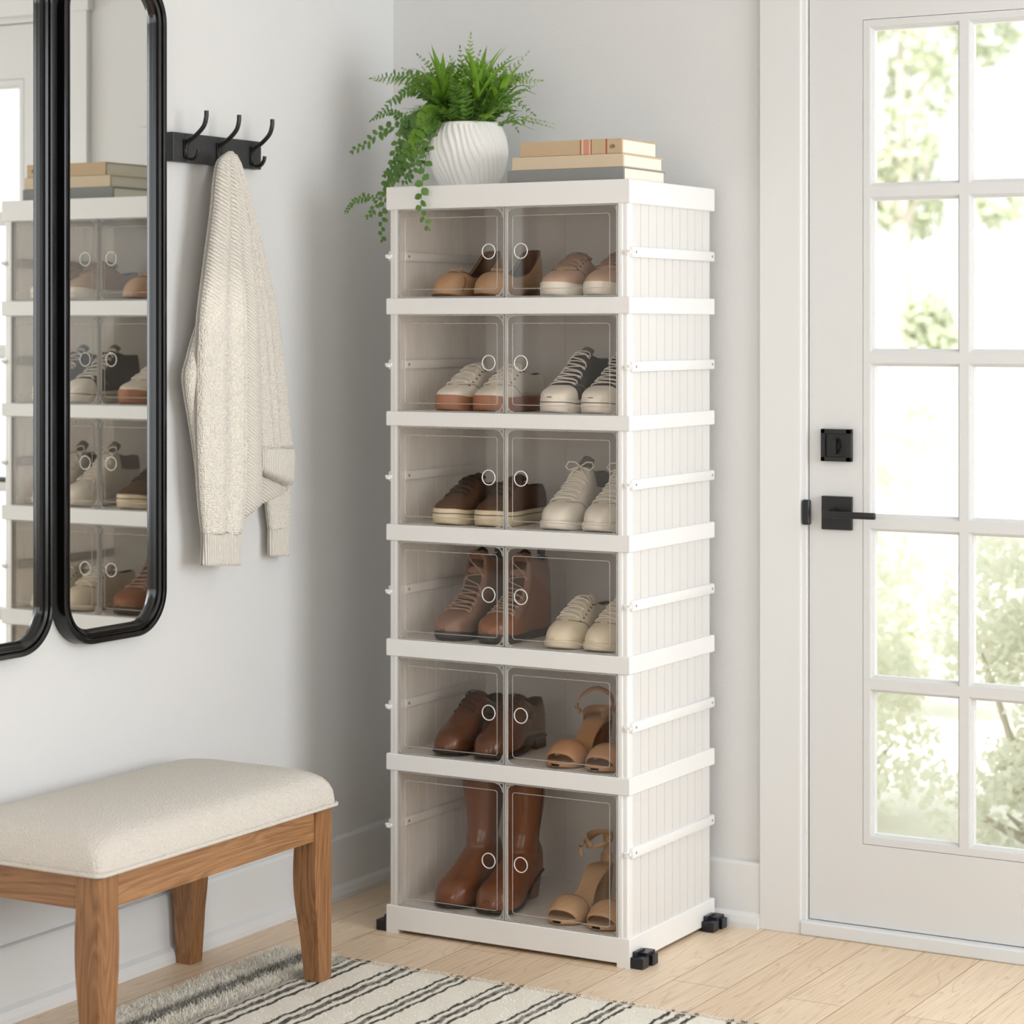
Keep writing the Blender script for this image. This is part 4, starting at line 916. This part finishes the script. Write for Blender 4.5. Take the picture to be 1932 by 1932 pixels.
# ------------------------------------------------------------------ knitted cardigan
def knit(name, kind, c=srgb(242, 236, 225)):
    m, nt, p = newmat(name); L = nt.links.new
    uv = nd(nt, 'ShaderNodeUVMap'); mp = nd(nt, 'ShaderNodeMapping'); L(uv.outputs[0], mp.inputs[0])
    if kind == 'stitch':
        mp.inputs['Scale'].default_value = (260, 200, 1); n = nd(nt, 'ShaderNodeTexVoronoi', Scale=1.0, Randomness=.55); L(mp.outputs[0], n.inputs['Vector']); o = n.outputs['Distance']; inv = True
    elif kind == 'blend':   # slanting ribs at the shoulder turning into moss stitch lower down
        mp.inputs['Rotation'].default_value = (0, 0, math.radians(26)); n = nd(nt, 'ShaderNodeTexWave', wave_type='BANDS', bands_direction='Y', Scale=40.0, Distortion=1.5, Detail=1.0); n.inputs['Detail Scale'].default_value = 3; L(mp.outputs[0], n.inputs['Vector'])
        m2 = nd(nt, 'ShaderNodeMapping'); m2.inputs['Scale'].default_value = (260, 200, 1); L(uv.outputs[0], m2.inputs[0]); v2 = nd(nt, 'ShaderNodeTexVoronoi', Scale=1.0, Randomness=.55); L(m2.outputs[0], v2.inputs['Vector'])
        iv = nd(nt, 'ShaderNodeMath', operation='SUBTRACT'); iv.inputs[0].default_value = 1.1; L(v2.outputs['Distance'], iv.inputs[1])
        sx_ = nd(nt, 'ShaderNodeSeparateXYZ'); L(uv.outputs[0], sx_.inputs[0]); mr = nd(nt, 'ShaderNodeMapRange'); mr.inputs['From Min'].default_value = 1.36; mr.inputs['From Max'].default_value = 1.52; L(sx_.outputs['Y'], mr.inputs['Value'])
        mf = nd(nt, 'ShaderNodeMix', data_type='FLOAT'); L(mr.outputs[0], mf.inputs[0]); L(iv.outputs[0], mf.inputs[2]); L(n.outputs['Fac'], mf.inputs[3]); o = mf.outputs[0]; inv = False
    elif kind == 'diag':
        mp.inputs['Rotation'].default_value = (0, 0, math.radians(28)); n = nd(nt, 'ShaderNodeTexWave', wave_type='BANDS', bands_direction='Y', Scale=46.0, Distortion=1.2, Detail=1.0); n.inputs['Detail Scale'].default_value = 3; L(mp.outputs[0], n.inputs['Vector']); o = n.outputs['Fac']; inv = False
    else:
        n = nd(nt, 'ShaderNodeTexWave', wave_type='BANDS', bands_direction='X', Scale=52.0, Distortion=.4, Detail=1.0); L(mp.outputs[0], n.inputs['Vector']); o = n.outputs['Fac']; inv = False
    b_ = nd(nt, 'ShaderNodeBump', Strength=1.0, Distance=.004 if kind in ('stitch', 'blend') else .0026, invert=inv); L(o, b_.inputs['Height']); L(b_.outputs[0], p.inputs['Normal'])
    cr = nd(nt, 'ShaderNodeValToRGB'); dk = tuple(v*.84 for v in c[:3])+(1,)
    cr.color_ramp.elements[0].color = dk if not inv else c; cr.color_ramp.elements[1].color = c if not inv else dk; L(o, cr.inputs[0]); cr.color_ramp.elements[1].position = .55 if not inv else .9
    L(cr.outputs[0], p.inputs['Base Color']); p.inputs['Roughness'].default_value = .9; p.inputs['Specular IOR Level'].default_value = .15; p.inputs['Sheen Weight'].default_value = .2
    return m
KN = {k: knit('knit_'+k, k) for k in ('stitch', 'diag', 'blend', 'rib')}
cardi = thing('cardigan', 'cream knitted cardigan hanging from the middle coat hook', 'clothing', (0.05, HOOKY, 1.2))
CO = Vector((.05, HOOKY, 1.2))
def cloth(name, T_, m, waves=(), nv=50, nu=44, open_bottom=True, seed=0):
    """T_: rows (v, uL, uR, x centre, half depth); closed soft tube hanging in front of wall"""
    mb = MB(); uvl = []; r2 = random.Random(seed); rows = []; vs_ = [r[0] for r in T_]
    uL = [(r[0], r[1]) for r in T_]; uR = [(r[0], r[2]) for r in T_]; XC = [(r[0], r[3]) for r in T_]; HD = [(r[0], r[4]) for r in T_]
    for i in range(nv+1):
        v = vs_[0]+(vs_[-1]-vs_[0])*i/nv; a_, c_, xc, hd = interp(v, uL), interp(v, uR), interp(v, XC), interp(v, HD)
        A = onx(a_, v, xc); B = onx(c_, v, xc); row = []
        for j in range(nu):
            th = 2*PI*j/nu; f = .5-.5*pw(math.cos(th), .8); s_ = math.sin(th)
            p = A.lerp(B, f); d = hd*pw(s_, .65)
            if s_ > 0:
                for (amp, cen, wid, tilt) in waves:
                    cc = cen+tilt*(v-vs_[0])/(vs_[-1]-vs_[0]); d += amp*math.exp(-((f-cc)/wid)**2)*min(1, (v-vs_[0])/60+.3)*(s_**.4)
            row.append(Vector((p.x+d, p.y, p.z)))
        rows.append(row)
    V = mb.grid(rows, closev=True); mb.bm.faces.new(V[0]); mb.bm.faces.new(V[-1])
    lay = mb.bm.loops.layers.uv.new('UVMap'); idx = {}
    for i, r in enumerate(V):
        for j, vv in enumerate(r): idx[vv] = (i, j)
    mid = [r[nu//4].co.copy() for r in V]; 
    for fc in mb.bm.faces:
        ii = [idx[l.vert] for l in fc.loops]; wrap = max(q[1] for q in ii)-min(q[1] for q in ii) > nu/2
        for l in fc.loops:
            i, j = idx[l.vert]; co = l.vert.co
            l[lay].uv = (co.y+(co.x*.7 if j < nu/2 else -co.x*.7), co.z)
    o = mb.build(name, m, smooth=True); o.parent = cardi; o.matrix_parent_inverse = Matrix.Translation(-CO); return o
cloth('back_panel', [(291, 430, 440, .034, .003), (300, 422, 447, .036, .006), (330, 412, 458, .038, .012), (400, 404, 476, .034, .016), (500, 392, 498, .032, .020), (600, 376, 519, .032, .022), (700, 366, 530, .032, .022), (800, 385, 540, .032, .020), (850, 440, 546, .032, .018), (880, 470, 544, .032, .014)], KN['stitch'], seed=1)
cloth('sleeve_fold', [(610, 372, 392, .048, .008), (640, 364, 392, .050, .014), (675, 356, 390, .052, .018), (705, 349, 386, .052, .020), (735, 350, 384, .050, .018), (790, 358, 384, .048, .014), (850, 366, 386, .046, .010), (930, 374, 390, .044, .006)], KN['stitch'], nv=30, seed=2)
cloth('front_panel', [(297, 445, 449, .050, .003), (306, 442, 453, .052, .006), (330, 444, 459, .052, .010), (400, 458, 477, .051, .012), (500, 477, 500, .050, .014), (600, 493, 521, .049, .016), (700, 503, 533, .048, .018), (800, 511, 543, .048, .018), (848, 514, 548, .049, .018)], KN['stitch'], seed=3)
cloth('front_panel', [(291, 440, 446, .060, .003), (300, 437, 450, .064, .007), (330, 440, 453, .064, .011), (400, 448, 466, .063, .014), (500, 460, 486, .062, .017), (600, 470, 504, .060, .019), (700, 476, 514, .058, .020), (800, 482, 522, .057, .020), (848, 485, 525, .057, .020)], KN['stitch'], waves=((-.008, .55, .08, .1),), seed=13)
cloth('hem', [(846, 484, 549, .056, .023), (862, 484, 550, .057, .026), (880, 486, 548, .058, .027), (893, 492, 547, .058, .027), (905, 512, 547, .057, .024), (915, 534, 546, .056, .012)], KN['rib'], nv=16, seed=4)
cloth('hem_underside', [(868, 486, 520, .040, .010), (892, 487, 534, .040, .014), (912, 488, 544, .040, .014), (925, 488, 538, .038, .012), (940, 489, 516, .037, .009), (950, 489, 496, .036, .004)], KN['diag'], nv=16, seed=5)
cloth('button_band', [(296, 438, 443, .062, .004), (310, 437, 446, .066, .008), (330, 438, 450, .068, .010), (400, 444, 462, .070, .012), (500, 452, 474, .071, .014), (600, 458, 483, .070, .015), (700, 457, 487, .069, .015), (800, 458, 489, .067, .014), (880, 458, 491, .065, .013), (930, 456, 492, .063, .012), (955, 455, 490, .062, .010), (968, 455, 474, .060, .006), (980, 455, 458, .058, .002)], KN['diag'], waves=((.003, .5, .2, 0),), seed=6)
cloth('sleeve', [(285, 432, 437, .074, .003), (288, 427, 440, .078, .006), (293, 421, 442, .082, .010), (303, 413, 441, .084, .014), (330, 408, 440, .086, .018), (400, 402, 446, .084, .022), (500, 389, 453, .081, .025), (600, 377, 459, .075, .027), (700, 372, 461, .072, .028), (800, 372, 461, .070, .027), (900, 375, 460, .068, .025), (960, 379, 457, .066, .023), (1000, 383, 452, .065, .020), (1008, 384, 451, .065, .019)], KN['blend'], nv=90, waves=((.008, .25, .10, 0), (-.018, .52, .05, .02), (.010, .68, .09, .05), (-.012, .86, .045, 0)), seed=7)
cloth('cuff', [(1006, 384, 451, .065, .0195), (1020, 384, 450, .065, .020), (1045, 383, 450, .065, .019), (1067, 382, 450, .065, .018)], KN['rib'], nv=10, seed=8)
cloth('sleeve', [(860, 500, 545, .030, .008), (900, 500, 546, .030, .013), (950, 503, 545, .030, .015), (1000, 509, 544, .030, .014)], KN['stitch'], nv=20, seed=9)
cloth('cuff', [(998, 509, 544, .030, .0145), (1020, 509, 542, .030, .015), (1049, 509, 542, .030, .014)], KN['rib'], nv=10, seed=10)

# ------------------------------------------------------------------ bench
BX0, BX1, BY0, BY1 = .030, .411, -1.624, -.873; FZ = .372
W_y = wood('oak_along', srgb(168, 124, 84), srgb(124, 84, 52), axis=1); W_x = wood('oak_across', srgb(160, 116, 78), srgb(118, 80, 50), axis=0); W_z = wood('oak_leg', srgb(160, 114, 74), srgb(114, 76, 46), axis=2)
bench = thing('bench', 'wooden bench with cream upholstered seat standing below the mirrors', 'bench', ((BX0+BX1)/2, (BY0+BY1)/2, 0))
BO = Vector(((BX0+BX1)/2, (BY0+BY1)/2, 0))
def bpart(name, mb, m, smooth=False, angle=40):
    o = mb.build(name, m, smooth=smooth, angle=angle); o.data.transform(Matrix.Translation(-BO)); o.parent = bench; return o
LW = .057
RUGT = .009
for (x, sx_, on) in ((BX0, 1, 0), (BX1, -1, 1)):
    for (y, sy_) in ((BY0, 1), (BY1, -1)):
        m = MB(); rows = []; zb = (RUGT if (on) else .0)+.0005
        for i in range(17):
            z = FZ-.004+(zb-(FZ-.004))*i/16; q = (FZ-z)/FZ
            tp = .0 if q < .25 else .016*((q-.25)/.75)**1.5
            bl = .004*math.sin(PI*min(1, max(0, (q-.2)/.5)))
            xi = x+sx_*(LW-tp+bl); yi = y+sy_*(LW-tp+bl); xo = x+sx_*(.001 if q > .97 else 0); yo = y
            c = .002
            X0, X1 = sorted((xo, xi)); Y0, Y1 = sorted((yo, yi))
            rows.append([Vector(p+(z,)) for p in ((X0+c, Y0), (X1-c, Y0), (X1, Y0+c), (X1, Y1-c), (X1-c, Y1), (X0+c, Y1), (X0, Y1-c), (X0, Y0+c))])
        V = m.grid(rows, closev=True); m.bm.faces.new(V[0]); m.bm.faces.new(V[-1]); bpart('leg', m, W_z, True, 30)
AH = .066
for x in (BX0+.006, BX1-.006-.022):
    m = MB(); m.box(x, x+.022, BY0+LW-.004, BY1-LW+.004, FZ-AH, FZ, bev=.0015); bpart('side_rail', m, W_y)
for y in (BY0+.006, BY1-.006-.022):
    m = MB(); m.box(BX0+LW-.004, BX1-LW+.004, y, y+.022, FZ-AH, FZ, bev=.0015); bpart('end_rail', m, W_x)
def superell(hx, hy, z, n=96, p=.16):
    return [Vector((hx*pw(math.cos(2*PI*k/n), p), hy*pw(math.sin(2*PI*k/n), p), z)) for k in range(n)]
def rrect(hx, hy, z, r, n=8, m=14):
    P = []
    for cx_, cy_, a0 in ((hx-r, hy-r, 0), (-hx+r, hy-r, 90), (-hx+r, -hy+r, 180), (hx-r, -hy+r, 270)):
        for k in range(n+1):
            a = math.radians(a0+90*k/n); P.append(Vector((cx_+r*math.cos(a), cy_+r*math.sin(a), z)))
    return P
HX, HY = (BX1-BX0)/2+.010, (BY1-BY0)/2+.010
M['linen'] = mat('linen_weave', srgb(216, 209, 199), .9, .15, bump=.0022, bscale=300, var=.12, vscale=500, btype='voronoi', sheen=.15)
m = MB(); C0 = Vector((BO.x, BO.y, 0))
sec = [(0, .376, .022), (-.001, .386, .024), (.001, .405, .026), (.005, .420, .032), (.012, .432, .040), (.022, .4405, .05), (.036, .4465, .058), (.055, .4515, .066), (.080, .4560, .07), (.11, .4595, .07), (.14, .4615, .055), (.165, .4625, .035), (.185, .463, .012)]
V = m.grid([[p+C0 for p in rrect(HX-i, HY-i, z, min(r, HX-i-.001))] for i, z, r in sec], closev=True); m.bm.faces.new(V[-1]); m.bm.faces.new(V[0][::-1]); bpart('seat_cushion', m, M['linen'], True, 80)
m = MB(); m.tube([p+C0 for p in rrect(HX+.002, HY+.002, .3765, .018)], .0042, seg=10, closed=True); bpart('piping', m, M['linen'], True)

# ------------------------------------------------------------------ rug
GX0, GX1, GY0, GY1 = .183, 2.05, -2.6, -.722
def rug_mats():
    m, nt, p = newmat('striped_wool'); L = nt.links.new
    at = nd(nt, 'ShaderNodeAttribute', attribute_name='stripe'); tc = nd(nt, 'ShaderNodeTexCoord')
    n = nd(nt, 'ShaderNodeTexNoise', Scale=420.0, Detail=2); L(tc.outputs['Object'], n.inputs['Vector'])
    n2 = nd(nt, 'ShaderNodeTexNoise', Scale=14.0, Detail=3); L(tc.outputs['Object'], n2.inputs['Vector'])
    base = nd(nt, 'ShaderNodeMix', data_type='RGBA'); base.inputs[6].default_value = srgb(224, 218, 204); base.inputs[7].default_value = srgb(248, 244, 234); L(n.outputs['Fac'], base.inputs[0])
    mx = nd(nt, 'ShaderNodeMix', data_type='RGBA'); L(at.outputs['Fac'], mx.inputs[0]); L(base.outputs[2], mx.inputs[6]); mx.inputs[7].default_value = srgb(58, 56, 53)
    L(mx.outputs[2], p.inputs['Base Color']); p.inputs['Roughness'].default_value = .95; p.inputs['Specular IOR Level'].default_value = .1
    b_ = nd(nt, 'ShaderNodeBump', Strength=1.0, Distance=.002); L(n.outputs['Fac'], b_.inputs['Height']); L(b_.outputs[0], p.inputs['Normal'])
    return m
RM = rug_mats()
gx = lambda u: ony(u, 900, GY1).x
groups = [(gx(a_), gx(b_)) for a_, b_ in ((656, 698), (749, 792), (852, 889), (948, 988), (1057, 1094), (1159, 1196))]
pitch = (groups[5][0]-groups[0][0])/5; gwid = groups[0][1]-groups[0][0]
for k in range(1, 7): groups.append((groups[5][0]+pitch*k, groups[5][0]+pitch*k+gwid))
nz = random.Random(5); ph = [nz.uniform(0, 6) for _ in range(8)]
def wob(x, y, a=.0016): return a*(math.sin(y*90+ph[0]+x*40)+.6*math.sin(y*210+ph[1]+x*90)+.5*math.sin(y*430+ph[2]))
def stripe(x, y):
    x += wob(x, y)
    if .243 < x < .283: return .85*(.75+.25*math.sin(y*300+x*900))
    if .330 < x < .352: return .55*(.7+.3*math.sin(y*260+x*700))
    for a_, b_ in groups:
        if a_-.002 < x < b_+.002:
            f = (x-a_)/(b_-a_)
            if f < .13 or f > .87: return .95
            if .36 < f < .64: return .80+.15*math.sin(y*500+x*2000)
    return 0
m = MB(); nx, ny = 620, 150; 
def rug_h(x, y): return RUGT-.0012+.0007*math.sin(x*150+2*math.sin(y*30))*math.sin(y*170+ph[3])+.0006*math.sin(x*61+y*47)
xs = [GX0+(GX1-GX0)*i/nx for i in range(nx+1)]; ys = [GY1+(GY0-GY1)*(j/ny)**1.0 for j in range(ny+1)]
V = [[m.bm.verts.new((x_+(wob(y_, x_, .0012) if i in (0, nx) else 0), y_+(wob(x_*3, y_, .0013) if j in (0, ny) else 0), rug_h(x_, y_)*(.45 if i in (0, nx) or j in (0, ny) else 1))) for j, y_ in enumerate(ys)] for i, x_ in enumerate(xs)]
for i in range(nx):
    for j in range(ny): m.bm.faces.new((V[i][j], V[i+1][j], V[i+1][j+1], V[i][j+1]))
bd = [V[i][0] for i in range(nx+1)]+[V[nx][j] for j in range(1, ny+1)]+[V[i][ny] for i in range(nx-1, -1, -1)]+[V[0][j] for j in range(ny-1, 0, -1)]
lo = [m.bm.verts.new((v.co.x, v.co.y, .0006)) for v in bd]
for i in range(len(bd)): m.bm.faces.new((bd[i], bd[(i+1) % len(bd)], lo[(i+1) % len(bd)], lo[i]))
m.bm.faces.new(lo)
rug = m.build('rug', RM, smooth=True); tag(rug, 'cream woven rug with thin black stripes lying partly under the bench', 'rug')
def add_stripe_attr(o, fn):
    me = o.data; at = me.attributes.new('stripe', 'FLOAT', 'POINT'); n_ = len(me.vertices); co = np.empty(n_*3, 'f'); me.vertices.foreach_get('co', co); co = co.reshape(-1, 3)
    at.data.foreach_set('value', np.array([fn(float(c[0]), float(c[1])) for c in co], 'f'))
add_stripe_attr(rug, stripe)
# shaggy pile: dense towards the wall edge, short fuzz elsewhere in view
r3 = np.random.default_rng(3); verts = []; faces = []; sval = []
def tufts(n, x0, x1, y0, y1, h, wd, lean):
    for _ in range(n):
        x_ = r3.uniform(x0, x1); y_ = r3.uniform(y0, y1); a = r3.uniform(0, 2*PI); hh = h*r3.uniform(.6, 1.2); l_ = lean*r3.uniform(.3, 1.2); a2 = r3.uniform(0, 2*PI)
        z_ = RUGT-.002; k = len(verts); dx, dy = math.cos(a)*wd, math.sin(a)*wd; lx_, ly_ = math.cos(a2)*l_, math.sin(a2)*l_
        verts.extend([(x_-dx, y_-dy, z_), (x_+dx, y_+dy, z_), (x_+lx_*.5+dx*.7, y_+ly_*.5+dy*.7, z_+hh*.7), (x_+lx_*.5-dx*.7, y_+ly_*.5-dy*.7, z_+hh*.7), (x_+lx_, y_+ly_, z_+hh)])
        faces.extend([(k, k+1, k+2, k+3), (k+3, k+2, k+4)]); s_ = stripe(x_, y_); sval.extend([s_]*5)
tufts(9000, GX0-.004, .34, -1.75, GY1+.004, .011, .0009, .010)
tufts(2500, GX0-.014, GX0+.02, -1.75, GY1+.004, .009, .0008, .012)
tufts(9000, .34, 1.35, -1.25, GY1+.001, .0035, .0008, .004)
tufts(3000, .32, 1.45, GY1-.006, GY1+.004, .003, .0007, .006)
me = bpy.data.meshes.new('pile'); me.from_pydata(verts, [], faces); me.materials.append(RM); at = me.attributes.new('stripe', 'FLOAT', 'POINT'); at.data.foreach_set('value', np.array(sval, 'f'))
o = bpy.data.objects.new('pile', me); COL.objects.link(o); o.parent = rug; o['kind'] = 'stuff'

# ------------------------------------------------------------------ outdoors beyond the door
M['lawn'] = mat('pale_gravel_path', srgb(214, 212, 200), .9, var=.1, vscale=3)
b = MB(); b.box(-14, 10, .16, 40, -.2, -.12); struct(b.build('ground', M['lawn']))
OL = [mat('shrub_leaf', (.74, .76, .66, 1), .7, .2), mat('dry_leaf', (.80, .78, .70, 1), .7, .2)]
for m_ in OL:
    nt_ = m_.node_tree; o_ = nt_.nodes['Material Output']; tr_ = nd(nt_, 'ShaderNodeBsdfTranslucent'); tr_.inputs[0].default_value = tuple(min(1, c*1.25) for c in m_.node_tree.nodes['Principled BSDF'].inputs[0].default_value[:3])+(1,)
    ms_ = nd(nt_, 'ShaderNodeMixShader'); ms_.inputs[0].default_value = .5; nt_.links.new(nt_.nodes['Principled BSDF'].outputs[0], ms_.inputs[1]); nt_.links.new(tr_.outputs[0], ms_.inputs[2]); nt_.links.new(ms_.outputs[0], o_.inputs[0])
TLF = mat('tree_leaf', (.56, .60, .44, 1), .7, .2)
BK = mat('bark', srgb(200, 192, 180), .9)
def leaves_obj(name, clusters, n, size, m, seed, parent=None):
    r = np.random.default_rng(seed); vv = []; ff = []
    for _ in range(n):
        c, rad = clusters[r.integers(len(clusters))]; d = r.normal(size=3); d /= np.linalg.norm(d); rr_ = rad*r.uniform(.25, 1)**.5
        p = Vector(c)+Vector(d)*rr_; a = Vector(r.normal(size=3)).normalized(); b2 = a.orthogonal().normalized(); s_ = size*r.uniform(.6, 1.3); k = len(vv)
        vv.extend([p-a*s_, p+b2*s_*.6, p+a*s_, p-b2*s_*.6]); ff.append((k, k+1, k+2, k+3))
    me = bpy.data.meshes.new(name); me.from_pydata([tuple(v) for v in vv], [], ff); me.materials.append(m); o = bpy.data.objects.new(name, me); COL.objects.link(o)
    if parent: o.parent = parent
    return o
ro = random.Random(21)
def shrub(x, y, r, h, label, n, seed):
    t = thing('shrub', label, 'shrub', (x, y, -.12), 'shrubs beyond the door')
    cl = []
    while len(cl) < 30:
        a_, z_ = ro.uniform(-1, 1), ro.uniform(.08, 1)
        if abs(a_) < 1.05-.5*z_: cl.append(((a_*r, ro.uniform(-r*.5, r*.5), z_*h), ro.uniform(.09, .16)))
    leaves_obj('foliage', cl, n*3, .018, OL[0], seed, t); leaves_obj('young_foliage', cl, n*2, .016, OL[1], seed+50, t)
    mb = MB()
    for c, q in cl[:9]: mb.tube([(0, 0, 0), (c[0]*.5, c[1]*.5, c[2]*.5), c], [.02, .012, .004], seg=5)
    mb.build('stem', BK, t)
SL = ['low pale shrub behind the left column of lower door panes', 'low pale shrub behind the right column of lower door panes', 'low shrub hidden behind the solid right part of the door', 'low shrub outside, hidden behind the wall left of the door']
for i, (xx, yy) in enumerate(((.46, 1.72), (1.18, 1.62), (1.92, 1.75), (-.28, 1.85))):
    shrub(xx, yy, .30, .86, SL[i], 1050, 30+i)
SL = ['taller shrub standing behind the low left shrub, seen through the fourth row of panes', 'taller shrub standing behind the low right shrub, seen through the fourth row of panes', 'taller shrub outside, furthest to the right', 'taller shrub outside, furthest to the left']
for i, (xx, yy) in enumerate(((-.10, 3.5), (.78, 3.4), (1.66, 3.5), (-.98, 3.6))):
    shrub(xx, yy, .35, 1.3+.12*(i % 2), SL[i], 1250, 40+i)
def tree(x, y, label, h, n, seed, cl):
    t = thing('tree', label, 'tree', (x, y, -.12), 'trees beyond the door')
    mb = MB(); mb.tube([(0, 0, 0), (.05, 0, h*.4), (0, 0, h*.9)], [.06, .045, .02], seg=8)
    for c, q in cl: mb.tube([(0, 0, c[2]*.6), (c[0]*.5, c[1]*.5, c[2]*.85), c], [.018, .010, .003], seg=5)
    mb.build('trunk', BK, t); leaves_obj('foliage', cl, n, .034, TLF, seed, t)
tree(-1.9, 8.6, 'airy tree seen through the left column of door panes', 4.0, 5200, 71, [((ro.uniform(-.6, .55), ro.uniform(-.4, .4), ro.uniform(2.1, 3.9)), ro.uniform(.16, .30)) for _ in range(16)]+[((ro.uniform(-.5, .5), 0, ro.uniform(1.1, 2.0)), .14) for _ in range(5)])
tree(-.35, 9.6, 'sparse tree seen faintly through the right column of panes', 3.8, 1300, 72, [((ro.uniform(-.7, .6), ro.uniform(-.4, .4), ro.uniform(1.4, 3.9)), ro.uniform(.12, .25)) for _ in range(14)])
